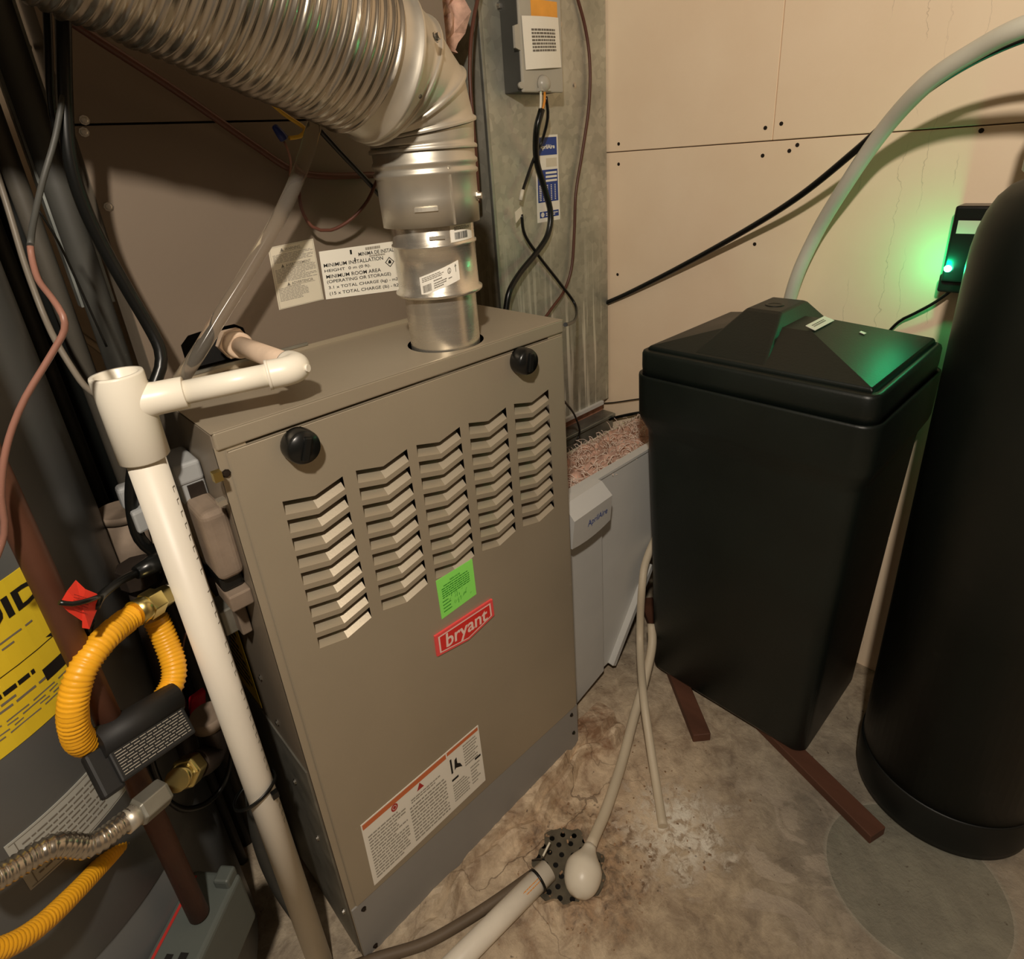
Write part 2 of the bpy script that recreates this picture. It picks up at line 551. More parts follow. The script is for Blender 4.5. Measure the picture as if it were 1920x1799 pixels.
# ---- labels: a mapping f(u, v, h) from the unit square (u right, v up) and a lift h
def quad_map(tl, tr, br, bl, nrm):
    tl, tr, br, bl, nrm = map(Vector, (tl, tr, br, bl, nrm))
    def f(u, v, h=0.0):
        return (bl * (1 - u) + br * u) * (1 - v) + (tl * (1 - u) + tr * u) * v + nrm * h
    return f
def cyl_map(c, r, a0, a1, z0, z1, sk=0.0):
    """label on a vertical cylinder: u runs from angle a0 to a1 (degrees), v from z0 to z1, sk lifts the right end"""
    def f(u, v, h=0.0):
        a = math.radians(a0 + (a1 - a0) * u)
        return Vector((c[0] + (r + h) * math.cos(a), c[1] + (r + h) * math.sin(a), z0 + (z1 - z0) * v + sk * (u - 0.5)))
    return f
def rect(mb, f, u0, v0, u1, v1, h, nu=1, nv=1):
    k = len(mb.v)
    vs = [f(u0 + (u1 - u0) * i / nu, v0 + (v1 - v0) * j / nv, h) for j in range(nv + 1) for i in range(nu + 1)]
    fs = [(j * (nu + 1) + i, j * (nu + 1) + i + 1, (j + 1) * (nu + 1) + i + 1, (j + 1) * (nu + 1) + i) for j in range(nv) for i in range(nu)]
    mb.add(vs, fs)
    return mb
def sheet(mb, f, u0, v0, u1, v1, h0, h1, nu=1, nv=1):
    """thin slab between lifts h0 and h1"""
    rect(mb, f, u0, v0, u1, v1, h1, nu, nv)
    rect(mb, f, u0, v0, u1, v1, h0, nu, nv)
    for (a, b, c, d, n) in ((u0, v0, u1, v0, nu), (u1, v0, u1, v1, nv), (u1, v1, u0, v1, nu), (u0, v1, u0, v0, nv)):
        for i in range(n):
            p = (a + (c - a) * i / n, b + (d - b) * i / n)
            q = (a + (c - a) * (i + 1) / n, b + (d - b) * (i + 1) / n)
            mb.add([f(*p, h0), f(*q, h0), f(*q, h1), f(*p, h1)], [(0, 1, 2, 3)])
    return mb
H1, H2 = 0.0006, 0.0009
def label_base(name, f, m, parent, nu=1, nv=1, lab=None, h=H1):
    return obj(name, sheet(MB(), f, 0, 0, 1, 1, 0.0, h, nu, nv), m, parent, label=lab)
def textlines(f, u0, v0, u1, v1, rows, seed=0, h=H2, fill=0.55, ragged=True, mb=None, nu=1):
    """rows of word-length bars standing for unreadably small print"""
    rnd = random.Random(seed)
    mb = mb or MB()
    dv = (v1 - v0) / rows
    for r in range(rows):
        y0 = v1 - (r + 1) * dv + dv * (1 - fill) / 2
        y1 = y0 + dv * fill
        x = u0
        end = u1 - (rnd.random() * 0.3 * (u1 - u0) if ragged and rnd.random() < 0.45 else 0)
        while x < end - 0.01:
            wd = (u1 - u0) * rnd.uniform(0.05, 0.15)
            x2 = min(x + wd, end)
            rect(mb, f, x, y0, x2, y1, h, nu)
            x = x2 + (u1 - u0) * 0.018
    return mb
def text_mesh(s, bold=0.0, shear=0.0, spacing=1.0):
    cu = bpy.data.curves.new('txt', 'FONT')
    cu.body = s
    cu.size = 1.0
    cu.offset = bold
    cu.shear = shear
    cu.space_character = spacing
    cu.resolution_u = 3
    o = bpy.data.objects.new('txt', cu)
    COL.objects.link(o)
    bpy.context.view_layer.update()
    me = bpy.data.meshes.new_from_object(o.evaluated_get(bpy.context.evaluated_depsgraph_get()))
    vs = [tuple(v_.co) for v_ in me.vertices]
    fs = [tuple(p.vertices) for p in me.polygons]
    bpy.data.objects.remove(o)
    bpy.data.curves.remove(cu)
    bpy.data.meshes.remove(me)
    return vs, fs
def text_fit(mb, f, s, u0, v0, u1, v1, h=H2, bold=0.02, shear=0.0, spacing=1.0):
    """lettering stretched to fill the u/v box"""
    vs, fs = text_mesh(s, bold, shear, spacing)
    if not vs:
        return mb
    xs = [p[0] for p in vs]
    ys = [p[1] for p in vs]
    x0, x1, y0, y1 = min(xs), max(xs), min(ys), max(ys)
    mb.add([f(u0 + (p[0] - x0) / (x1 - x0) * (u1 - u0), v0 + (p[1] - y0) / (y1 - y0) * (v1 - v0), h) for p in vs], fs)
    return mb
def barcode(mb, f, u0, v0, u1, v1, seed=1, h=H2):
    rnd = random.Random(seed)
    x = u0
    while x < u1:
        wd = (u1 - u0) * rnd.choice((0.015, 0.03, 0.045))
        rect(mb, f, x, v0, min(x + wd, u1), v1, h)
        x += wd + (u1 - u0) * rnd.choice((0.015, 0.03))
    return mb
def circle_pts(f, cu, cv, ru, rv, h, n=20):
    return [f(cu + ru * math.cos(t), cv + rv * math.sin(t), h) for t in angs(n)]
def disc(mb, f, cu, cv, ru, rv, h, n=20):
    return mb.add(circle_pts(f, cu, cv, ru, rv, h, n), [tuple(range(n))])
def ringflat(mb, f, cu, cv, ru, rv, t, h, n=24):
    a = circle_pts(f, cu, cv, ru, rv, h, n)
    b = circle_pts(f, cu, cv, ru * t, rv * t, h, n)
    return mb.add(a + b, [(i, (i + 1) % n, (i + 1) % n + n, i + n) for i in range(n)])

def cable(name, label, cat, pts, r, m, n=8, step=0.008, group=None):
    o = obj(name, MB().tube(spline(pts, step), r, n), m)
    return tag(o, label, cat, group)
def screw(parent, p, nrm, r=0.0035, m='screw_steel', name='screw', h=0.003):
    p, nrm = Vector(p), Vector(nrm)
    mb = MB().lathe([(r * 1.5, 0), (r * 1.5, h * .3), (r, h * .3), (r, h), (r * .6, h * 1.05)], p - nrm * 0.0002, nrm, 8, smooth=False)
    return obj(name, mb, m, parent)

# ================================================================== THE ROOM
WX, WY = 1.11, 0.85
struct('floor', MB().box((-1.6, -2.5, -0.1), (1.3, 1.0, 0.0)), 'concrete', 'stained worn concrete basement floor')
struct('ceiling', MB().box((-1.6, -2.5, 2.3), (1.3, 1.0, 2.36)), 'ceiling_paint', 'unseen basement ceiling overhead')
SEAM = 1.1145
wr = struct('wall_right', MB().box((WX + 0.012, -2.5, 0), (WX + 0.14, 1.0, 2.3)), 'joist_wood', 'cream drywall of the right-hand wall behind the tanks')
g = 0.0009
def panel(y0, y1, z0, z1, x0=WX, x1=WX + 0.0125):
    return obj('drywall_panel', MB().box((x0, y0, z0), (x1, y1, z1)), 'drywall', wr, 0.0012, 1)
panel(-0.0005, 0.85, SEAM + g, 2.3)
panel(-1.22, -0.0015, SEAM + g, 2.3)
panel(-2.5, -1.2225, SEAM + g, 2.3)
panel(-1.6, 0.85, 0.0, SEAM - g)
panel(-2.5, -1.603, 0.0, SEAM - g)
for y, z in ((0.0147, 1.138), (-0.0158, 1.1429), (0.0153, 1.0889), (-0.0503, 1.104), (-0.0363, 1.0947), (0.3642, 1.1313), (0.3643, 1.0879),
             (0.0162, 0.9207), (-0.3333, 1.1074), (0.3678, 0.8308)):
    screw(wr, (WX - 0.0003, y, z), (-1, 0, 0), 0.0026, 'screw_dark', 'drywall_screw', 0.0012)
wb = struct('wall_back', MB().box((-1.6, WY + 0.012, 0), (1.25, 1.0, 2.3)), 'black_inside', 'drywall of the back wall behind the furnace')
for x0, x1 in ((-1.6, -0.3), (-0.2985, WX)):
    for z0, z1 in ((0, SEAM - g), (SEAM + g, 2.3)):
        obj('drywall_panel', MB().box((x0, WY, z0), (x1, WY + 0.0125, z1)), 'drywall', wb, 0.0012, 1)
struct('wall_left', MB().box((-1.7, -2.5, 0), (-1.6, 1.0, 2.3)), 'block_wall', 'unseen left basement wall')
struct('wall_front', MB().box((-1.7, -2.6, 0), (1.3, -2.5, 2.3)), 'block_wall', 'unseen wall behind the camera')

# cracked mortar lip along the furnace foot
def lip():
    mb = MB()
    rnd = random.Random(3)
    nx, ny = 60, 10
    vs = []
    for i in range(nx + 1):
        x = -0.06 + 0.66 * i / nx
        top = 0.010 + 0.030 * max(0, min(1, (x - 0.02) / 0.48))
        wid = 0.045 + 0.016 * math.sin(x * 23) + 0.008 * math.sin(x * 61)
        for j in range(ny + 1):
            t = j / ny
            y = 0.03 - (0.03 + wid) * t
            prof = 1 if t < 0.6 else (0.55 + 0.1 * math.sin(x * 90) if t < 0.85 else (0.2 if t < 0.95 else 0.0))
            z = top * prof + rnd.uniform(-0.0018, 0.0018) * (prof > 0.02)
            if 0.55 < t < 0.68 and x > 0.02:
                z -= 0.004
            vs.append((x, y, max(z, -0.002) if j < ny else -0.004))
    fs = [(i * (ny + 1) + j, i * (ny + 1) + j + 1, (i + 1) * (ny + 1) + j + 1, (i + 1) * (ny + 1) + j) for i in range(nx) for j in range(ny)]
    mb.add(vs, fs, False)
    k = len(mb.v)
    return mb
struct('trim_1', lip(), 'concrete', 'raised cracked mortar lip along the foot of the furnace')

# the bulb
bt = thing('light_bulb', BULB, 'bare warm bulb hanging from a ceiling cord', 'lamp')
obj('socket', MB().lathe([(0.05, 0.64), (0.05, 0.60), (0.006, 0.59), (0.006, 0.14), (0.022, 0.13), (0.022, 0.05)], BULB, (0, 0, 1), 20), 'socket_white', bt)
ld = bpy.data.lights.new('bulb_light', 'POINT')
ld.energy = BULB_POWER
ld.color = BULB_COLOR
ld.shadow_soft_size = 0.03
lo_ = bpy.data.objects.new('bulb_light', ld)
COL.objects.link(lo_)
lo_.parent = bt

# ================================================================== FURNACE
FW, FD, FH = 0.5005, 0.74, 0.90
fur = thing('furnace', (FW / 2, FD / 2, 0), 'taupe sheet-metal gas furnace with louvred front door and red badge', 'furnace')
T = 0.004
# casing
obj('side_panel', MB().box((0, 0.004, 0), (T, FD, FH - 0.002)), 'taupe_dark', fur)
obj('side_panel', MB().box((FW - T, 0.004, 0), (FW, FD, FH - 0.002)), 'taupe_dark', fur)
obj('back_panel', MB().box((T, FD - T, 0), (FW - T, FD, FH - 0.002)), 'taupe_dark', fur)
obj('dark_interior', MB().box((0.012, 0.045, 0.01), (FW - 0.012, FD - 0.02, 0.86)), 'black_inside', fur)  # black box stands in for the unlit interior behind the louvers
# front flanges beside the door
obj('front_flange', MB().box((0, 0.003, 0.0), (0.03, 0.006, 0.884)), 'taupe', fur)
obj('front_flange', MB().box((FW - 0.03, 0.003, 0.0), (FW, 0.006, 0.884)), 'taupe', fur)
FX, FY, FR, HR = 0.331, 0.060, 0.0465, 0.0515
tp = holed([(0, 0.0), (FW, 0.0), (FW, FD), (0, FD)], [[(FX + HR * math.cos(t), FY + HR * math.sin(t)) for t in angs(40)]], lambda a, b: (a, b, FH + 0.0004))
top = obj('top_panel', tp, 'taupe', fur)
rail = obj('top_rail', MB().box((0.0015, 0.0, 0.8815), (FW, 0.010, FH + 0.0008)), 'taupe', fur, 0.0022, 3)
obj('hem', MB().box((0.0, 0.20, FH), (FW, 0.2075, FH + 0.006)), 'taupe', fur)

# door sheet with chevron cut louvers
DX0, DX1, DZ0, DZ1 = 0.0108, 0.4955, 0.135, 0.8785
cols = [(0.0495, 0.1215), (0.1385, 0.2100), (0.2240, 0.2935), (0.3085, 0.3765), (0.3920, 0.4625)]
NR, ZT, PITCH, VD, LH = 9, 0.8035, 0.02345, 0.0090, 0.0165
def slit(k):
    return ZT - k * PITCH
mb = MB()
def fq(x0, x1, z0a, z0b, z1a, z1b):
    mb.add([(x0, 0, z0a), (x1, 0, z0b), (x1, 0, z1b), (x0, 0, z1a)], [(0, 1, 2, 3)])
CH = 0.0016
mb.add([(DX0, 0, DZ1 - CH), (DX1, 0, DZ1 - CH), (DX1, CH, DZ1), (DX0, CH, DZ1)], [(0, 1, 2, 3)])
mb.add([(DX0, 0, DZ0), (DX0, 0, DZ1 - CH), (DX0 - CH, CH, DZ1 - CH), (DX0 - CH, CH, DZ0)], [(0, 1, 2, 3)])
xe = [DX0] + [c for ab in cols for c in ab] + [DX1]
for i in range(0, len(xe) - 1, 2):
    fq(xe[i], xe[i + 1], DZ0, DZ0, DZ1 - CH, DZ1 - CH)
for (a, b) in cols:
    mm = (a + b) / 2
    for (x0, x1, d0, d1) in ((a, mm, 0, VD), (mm, b, VD, 0)):
        fq(x0, x1, slit(0) - d0, slit(0) - d1, DZ1 - CH, DZ1 - CH)
        for k in range(NR - 1):
            fq(x0, x1, slit(k + 1) - d0, slit(k + 1) - d1, slit(k) - LH - d0, slit(k) - LH - d1)
        fq(x0, x1, DZ0, DZ0, slit(NR - 1) - LH - d0, slit(NR - 1) - LH - d1)
# returns round the door edge
for (p, q_) in (((DX0, DZ0), (DX1, DZ0)), ((DX1, DZ0), (DX1, DZ1)), ((DX1, DZ1), (DX0, DZ1)), ((DX0, DZ1), (DX0, DZ0))):
    mb.add([(p[0], 0, p[1]), (q_[0], 0, q_[1]), (q_[0], 0.016, q_[1]), (p[0], 0.016, p[1])], [(0, 1, 2, 3)])
door = obj('door', mb, 'taupe', fur)
# louver tongue: hinged along the lower chevron, pushed in at the top
def louver_mesh(wd):
    m_ = MB()
    h = wd / 2
    dp = 0.0180
    for sx in (-1, 1):
        A = (sx * h, 0, -LH)
        B = (0, 0, -LH - VD)
        C_ = (0, dp, -0.0015 - VD)
        D_ = (sx * h, dp, -0.0015)
        m_.add([A, B, C_, D_], [(0, 1, 2, 3)])
        m_.add([A, D_, (sx * h, dp, -LH)], [(0, 1, 2)])
    return mesh_of(m_, 'louver')
lm = {}
for ci, (a, b) in enumerate(cols):
    me = louver_mesh(b - a)
    me.materials.append(MATS['taupe'])
    for k in range(NR):
        o = link('louver', me, None, fur)
        o.location = Vector(((a + b) / 2, 0.0, slit(k)))
# quarter-turn knobs
for kx, kz, tw in ((0.0793, 0.8610, 0.35), (0.4086, 0.8640, 0.2)):
    kb = obj('knob', MB().lathe([(0.0185, 0.0), (0.0190, 0.004), (0.0185, 0.016), (0.0165, 0.0205), (0.002, 0.0215)], (kx, 0.0005, kz), (0, -1, 0), 28), 'black_plastic', fur,
             label='round black quarter-turn door knob')
    c, s = math.cos(tw), math.sin(tw)
    obj('grip', MB().obox((kx, -0.0190, kz), (0.0040 * c, 0, -0.0040 * s), (0, 0.006, 0), (0.0130 * s, 0, 0.0130 * c)), 'black_plastic', kb, 0.0015)
# base plate below the door
obj('base_plate', MB().box((0.001, 0.001, 0.0), (FW, 0.005, 0.134)), 'base_grey', fur, 0.001, 1, label='plain grey filler plate below the door')
for x, z in ((0.018, 0.118), (0.02, 0.02), (FW - 0.018, 0.120), (FW - 0.014, 0.068)):
    screw(fur, (x, 0.001, z), (0, -1, 0), 0.0028, 'screw_dark')
screw(fur, (0.0045, 0.0028, 0.8560), (0, -1, 0), 0.003, 'screw_dark')
NF = (0, -1, 0)
# brand badge
bf = quad_map((0.2065, 0, 0.5105), (0.3155, 0, 0.5085), (0.3165, 0, 0.4650), (0.2055, 0, 0.4650), NF)
def bpoly(k, h):
    u0, u1, v0, v1 = k, 1 - k, k * 2.0, 1 - k * 2.0
    return [bf(u0, 0.20 + v0 * .7, h), bf(0.52, 0.0 + v0 * 0.8, h), bf(u1, 0.28 + v0 * .7, h), bf(u1, v1, h), bf(u0, v1, h)]
bp_ = MB().prism(bpoly(0.0, 0.0), (0, -0.0030, 0))
badge = obj('brand_badge', bp_, 'badge_rim', fur, label='red maker badge with white lettering')
o1, o2, o3 = bpoly(0.045, 0.0032), bpoly(0.07, 0.0032), bpoly(0.07, 0.0033)
obj('badge_border', MB().add(o1 + o2, [(i, (i + 1) % 5, (i + 1) % 5 + 5, i + 5) for i in range(5)]), 'badge_light', badge)
obj('badge_field', MB().add(o3, [(0, 1, 2, 3, 4)]), 'badge_red', badge)
obj('badge_lettering', text_fit(MB(), bf, 'bryant', 0.15, 0.14, 0.875, 0.85, 0.0036, 0.018, 0.08), 'badge_light', badge)
# green inspection tag
gf = quad_map((0.223, 0, 0.596), (0.2884, 0, 0.597), (0.2887, 0, 0.5335), (0.2236, 0, 0.5290), NF)
gt = label_base('service_tag', gf, 'label_green', fur, lab='bright green paper service tag')
gm = textlines(gf, 0.10, 0.46, 0.86, 0.74, 5, 5, fill=0.42)
text_fit(gm, gf, 'SERVICE', 0.34, 0.82, 0.62, 0.86, bold=.02)
textlines(gf, 0.16, 0.755, 0.84, 0.795, 1, 2, mb=gm, ragged=False)
textlines(gf, 0.08, 0.10, 0.30, 0.44, 4, 8, fill=0.3, mb=gm)
rnd = random.Random(12)
for k in range(22):
    x, y = rnd.uniform(0.25, 0.85), rnd.choice((0.14, 0.22, 0.32, 0.41)) + rnd.uniform(-0.02, 0.02)
    p, q_ = gf(x, y, H2), gf(x + rnd.uniform(0.01, 0.05), y + rnd.uniform(0.03, 0.10), H2)
    d = Vector((0.0004, 0, 0.0002))
    gm.add([p - d, p + d, q_ + d, q_ - d], [(0, 1, 2, 3)])
obj('print', gm, 'ink_green', gt)
# warning label
wf = quad_map((0.0434, 0, 0.2800), (0.2617, 0, 0.2861), (0.2625, 0, 0.1550), (0.0411, 0, 0.1462), NF)
wl = label_base('warning_label', wf, 'label_white', fur, lab='white safety label with an orange header band')
obj('header_band', rect(rect(MB(), wf, 0.008, 0.91, 0.69, 0.985, H2), wf, 0.70, 0.93, 0.99, 0.985, H2), 'label_orange', wl)
pm = textlines(wf, 0.03, 0.06, 0.32, 0.78, 15, 21, fill=0.45)
textlines(wf, 0.35, 0.06, 0.66, 0.66, 11, 22, fill=0.45, mb=pm)
textlines(wf, 0.37, 0.68, 0.62, 0.76, 2, 23, fill=0.5, mb=pm)
textlines(wf, 0.84, 0.52, 0.97, 0.90, 8, 24, fill=0.45, mb=pm)
textlines(wf, 0.71, 0.10, 0.86, 0.42, 7, 25, fill=0.45, mb=pm)
textlines(wf, 0.88, 0.12, 0.97, 0.46, 6, 26, fill=0.4, mb=pm)
obj('print', pm, 'ink_soft', wl)
km = MB()
rect(km, wf, 0.715, 0.60, 0.73, 0.84, H2)
km.add([wf(*p, H2) for p in ((0.745, 0.62), (0.76, 0.64), (0.80, 0.60), (0.815, 0.58), (0.80, 0.66), (0.775, 0.70), (0.775, 0.80), (0.755, 0.78))], [(0, 1, 2, 3, 4, 5, 6, 7)])
rect(km, wf, 0.71, 0.47, 0.77, 0.505, H2)
rect(km, wf, 0.93, 0.49, 0.985, 0.525, H2)
obj('pictogram', km, 'ink_black', wl)
rm = MB()
ringflat(rm, wf, 0.245, 0.855, 0.026, 0.055, 0.6, H2)
disc(rm, wf, 0.245, 0.855, 0.012, 0.026, H2)
obj('hazard_symbol', rm, 'ink_red', wl)
rm = MB()
rm.add([wf(0.425, 0.80, H2), wf(0.485, 0.80, H2), wf(0.455, 0.90, H2)], [(0, 1, 2)])
obj('flame_symbol', rm, 'ink_red', wl)

# left side of the furnace: galvanised lower skirt and yellow caution label
obj('lower_skirt', MB().box((-0.002, 0.012, 0.02), (0.0, 0.30, 0.42)), 'galv_dull', fur)
yf = quad_map((-0.003, 0.245, 0.60), (-0.003, 0.135, 0.60), (-0.003, 0.135, 0.44), (-0.003, 0.245, 0.44), (-1, 0, 0))
yl = label_base('caution_label', yf, 'label_yellow', fur, lab='yellow caution label on the side panel')
obj('print', textlines(yf, 0.1, 0.1, 0.9, 0.8, 9, 31), 'ink_black', yl)
for p in ((0.0, 0.10, 0.52), (0.0, 0.085, 0.45), (-0.002, 0.08, 0.34), (-0.002, 0.05, 0.25), (-0.002, 0.03, 0.10)):
    screw(fur, p, (-1, 0, 0), 0.0032)

# ================================================================== EVAPORATOR COIL CABINET + PLENUM
CF = 0.2025
coil = thing('coil_cabinet', (0.25, 0.47, FH), 'brown-grey cooling coil cabinet standing on top of the furnace', 'cabinet')
CS = 1.183
hx = [(0.0455, 0.918), (0.0455, 0.944), (0.056, 0.9535), (0.070, 0.955), (0.112, 0.955), (0.122, 0.948), (0.124, 0.935), (0.122, 0.914), (0.110, 0.9085), (0.056, 0.9085)]
cpn = holed([(0.007, FH + 0.006), (FW - 0.004, FH + 0.006), (FW - 0.004, CS - 0.0012), (0.007, CS - 0.0012)], [hx], lambda a, b: (a, CF, b))
cp = obj('front_panel', cpn, 'coil_paint', coil)
md_ = cp.modifiers.new('solid', 'SOLIDIFY')
md_.thickness = 0.002
md_.offset = 0
obj('upper_panel', MB().box((0.007, CF - 0.001, CS + 0.0012), (FW - 0.004, CF + 0.003, 1.62)), 'coil_paint', coil)
obj('body', MB().box((0.008, CF + 0.06, FH + 0.006), (FW - 0.005, 0.735, 1.62)), 'taupe_dark', coil)
obj('side_panel', MB().box((0.007, CF + 0.002, FH + 0.006), (0.0085, CF + 0.06, 1.62)), 'taupe_dark', coil)
obj('side_panel', MB().box((FW - 0.0055, CF + 0.002, FH + 0.006), (FW - 0.004, CF + 0.06, 1.62)), 'taupe_dark', coil)
obj('dark_opening_fill', MB().box((0.02, CF + 0.022, FH + 0.008), (0.20, CF + 0.05, 1.0)), 'black_inside', coil)  # black slab gives the opening its dark depth by colour
obj('opening_sill', MB().box((0.035, CF - 0.004, FH + 0.0058), (0.20, CF, FH + 0.0095)), 'galv_dull', coil)
for p in ((0.0153, 1.1762), (0.0161, 1.1043), (0.0189, 1.187)):
    screw(coil, (p[0], CF - 0.001, p[1]), NF, 0.0032)
# coil labels
CL = CF - 0.0011
lf = quad_map((0.1754, CL, 1.0388), (0.2379, CL, 1.0418), (0.2366, CL, 0.9612), (0.1722, CL, 0.9600), NF)
l1 = label_base('warning_label', lf, 'label_pale', coil, lab='small grey trilingual warning label')
pm = textlines(lf, 0.06, 0.73, 0.95, 0.87, 7, 41, fill=0.5)
textlines(lf, 0.06, 0.42, 0.95, 0.64, 10, 42, fill=0.5, mb=pm)
textlines(lf, 0.06, 0.12, 0.70, 0.34, 9, 43, fill=0.5, mb=pm)
for v0, v1 in ((0.985, 0.99), (0.01, 0.015)):
    rect(pm, lf, 0.02, v0, 0.98, v1, H2)
for u0, u1 in ((0.02, 0.027), (0.973, 0.98)):
    rect(pm, lf, u0, 0.01, u1, 0.99, H2)
obj('print', pm, 'ink_soft', l1)
bm_ = MB()
for s_, vv, ua, ub in (('WARNING', 0.905, 0.34, 0.68), ('AVERTISSEMENT', 0.655, 0.30, 0.86), ('ADVERTENCIA', 0.355, 0.36, 0.84)):
    rect(bm_, lf, ua - 0.12, vv - 0.012, ub + 0.04, vv - 0.008, H2)
    text_fit(bm_, lf, s_, ua, vv, ub, vv + 0.045, bold=0.006)
    bm_.add([lf(ua - 0.10, vv, H2), lf(ua - 0.03, vv, H2), lf(ua - 0.065, vv + 0.055, H2)], [(0, 1, 2)])
obj('headings', bm_, 'ink_grey', l1)
lf2 = quad_map((0.2428, CL, 1.0242), (0.3640, CL, 1.0215), (0.3625, CL, 0.9505), (0.2400, CL, 0.9604), NF)
l2 = label_base('installation_label', lf2, 'label_white', coil, lab='white crinkled label about minimum installation height')
tm = MB()
for s_, vv, ua, ub, hh in (('MINIMUM INSTALLATION', 0.665, 0.03, 0.80, 0.075), ('HEIGHT  0 m (0 ft).', 0.545, 0.03, 0.62, 0.075), ('MINIMUM ROOM AREA', 0.43, 0.04, 0.75, 0.075),
                           ('(OPERATING OR STORAGE)', 0.31, 0.04, 0.88, 0.085), ('3.1 x TOTAL CHARGE (kg) - m2', 0.19, 0.05, 0.97, 0.08), ('(15 x TOTAL CHARGE (lb) - ft2', 0.06, 0.05, 0.97, 0.085)):
    text_fit(tm, lf2, s_, ua, vv, ub, vv + hh, bold=0.006)
text_fit(tm, lf2, 'MINIMA DE INSTALA', 0.48, 0.80, 1.0, 0.875, bold=0.008)
rect(tm, lf2, 0.375, 0.86, 0.40, 0.95, H2)
rect(tm, lf2, 0.42, 0.70, 0.435, 0.78, H2)
for d in (0.045, 0.038):
    pass
cu_, cv_, a_, b_ = 0.885, 0.60, 0.065, 0.105
dm = [lf2(cu_ - a_, cv_, H2), lf2(cu_, cv_ - b_, H2), lf2(cu_ + a_, cv_, H2), lf2(cu_, cv_ + b_, H2)]
di = [lf2(cu_ - a_ * .8, cv_, H2), lf2(cu_, cv_ - b_ * .8, H2), lf2(cu_ + a_ * .8, cv_, H2), lf2(cu_, cv_ + b_ * .8, H2)]
tm.add(dm + di, [(i, (i + 1) % 4, (i + 1) % 4 + 4, i + 4) for i in range(4)])
tm.add([lf2(cu_ - .022, cv_ - .03, H2), lf2(cu_ + .022, cv_ - .03, H2), lf2(cu_ + .02, cv_ + .02, H2), lf2(cu_, cv_ + .05, H2), lf2(cu_ - .018, cv_ + .015, H2)], [(0, 1, 2, 3, 4)])
obj('lettering', tm, 'ink_black', l2)
tg = MB()
textlines(lf2, 0.58, 0.90, 0.82, 0.96, 1, 3, fill=0.9, mb=tg)
textlines(lf2, 0.62, 0.755, 0.84, 0.79, 1, 4, fill=0.9, mb=tg)
obj('faint_print', tg, 'ink_soft', l2)

# ================================================================== FLUE + ELBOW
flue = thing('flue_pipe', (FX, FY, 0.88), 'shiny steel flue pipe with adjustable elbow rising from the furnace top', 'flue pipe')
obj('lower_pipe', MB().lathe([(FR, 0.872), (FR, 0.975)], (FX, FY, 0), (0, 0, 1), 64, False, False), 'steel_bright', flue)
cn = obj('connector', MB().lathe([(0.0545, 0.9685), (0.0560, 0.9700), (0.0560, 0.9730), (0.0520, 0.9755), (0.0515, 1.005), (0.0515, 1.0275), (0.0535, 1.029), (0.0535, 1.0315), (0.0515, 1.033), (0.0515, 1.062)], (FX, FY, 0), (0, 0, 1), 64, False, False), 'steel_bright', flue)
obj('lower_collar', MB().lathe([(0.0485, 1.0535), (0.0600, 1.0535), (0.0605, 1.085), (0.0605, 1.108), (0.0630, 1.110), (0.0630, 1.1135), (0.0610, 1.1155), (0.0610, 1.119), (0.0635, 1.121), (0.0635, 1.1245), (0.0612, 1.127), (0.0612, 1.142)], (FX, FY, 0), (0, 0, 1), 64, False, False), 'steel_flue', flue)
# slots pressed into the collars and the lap seam
def on_cyl(r, a, z):
    a = math.radians(a)
    return Vector((FX + r * math.cos(a), FY + r * math.sin(a), z))
def slot(r, a0, a1, z, dz, m='steel_flue', lift=0.0022):
    f = cyl_map((FX, FY), r, a0, a1, z - dz, z + dz)
    return obj('pressed_slot', sheet(MB(), f, 0, 0, 1, 1, -0.001, lift, 6, 1), m, flue, 0.0009, 2)
slot(0.0605, -143, -118, 1.074, 0.0022)
slot(0.0515, -132, -112, 1.041, 0.002)
sf = cyl_map((FX, FY), 0.0605, -101.5, -99, 1.0545, 1.118)
obj('lap_seam', sheet(MB(), sf, 0, 0, 1, 1, -0.001, 0.0012, 2, 1), 'steel_flue', flue)
screw(flue, on_cyl(0.0605, -52, 1.082), (math.cos(math.radians(-52)), math.sin(math.radians(-52)), 0), 0.004, h=0.006)
# pipe stickers
f1 = cyl_map((FX, FY), 0.0516, -152, -96, 0.981, 1.004, 0.016)
s1 = label_base('pipe_sticker', f1, 'label_white', flue, 10, 1, 'white maker sticker with bar code')
pm = barcode(MB(), f1, 0.06, 0.12, 0.28, 0.50, 3)
textlines(f1, 0.06, 0.66, 0.60, 0.92, 3, 51, mb=pm, fill=0.4)
textlines(f1, 0.34, 0.12, 0.66, 0.46, 3, 52, mb=pm, fill=0.45)
textlines(f1, 0.34, 0.50, 0.56, 0.60, 1, 53, mb=pm)
ringflat(pm, f1, 0.74, 0.72, 0.045, 0.15, 0.75, H2)
text_fit(pm, f1, 'UL', 0.72, 0.64, 0.76, 0.80, bold=.03)
rect(pm, f1, 0.90, 0.50, 0.915, 0.80, H2)
pm.add([f1(0.88, 0.78, H2), f1(0.935, 0.78, H2), f1(0.9075, 0.93, H2)], [(0, 1, 2)])
textlines(f1, 0.70, 0.30, 0.80, 0.40, 1, 54, mb=pm)
obj('print', pm, 'ink_grey', s1)
f2 = cyl_map((FX, FY), 0.0516, -103, -62, 1.034, 1.0535, 0.001)
s2 = label_base('barcode_sticker', f2, 'label_white', flue, 8, 1, 'small white bar-code sticker')
pm = barcode(MB(), f2, 0.14, 0.14, 0.72, 0.55, 9)
textlines(f2, 0.14, 0.66, 0.86, 0.9, 3, 55, mb=pm, fill=0.4)
obj('print', pm, 'ink_black', s2)
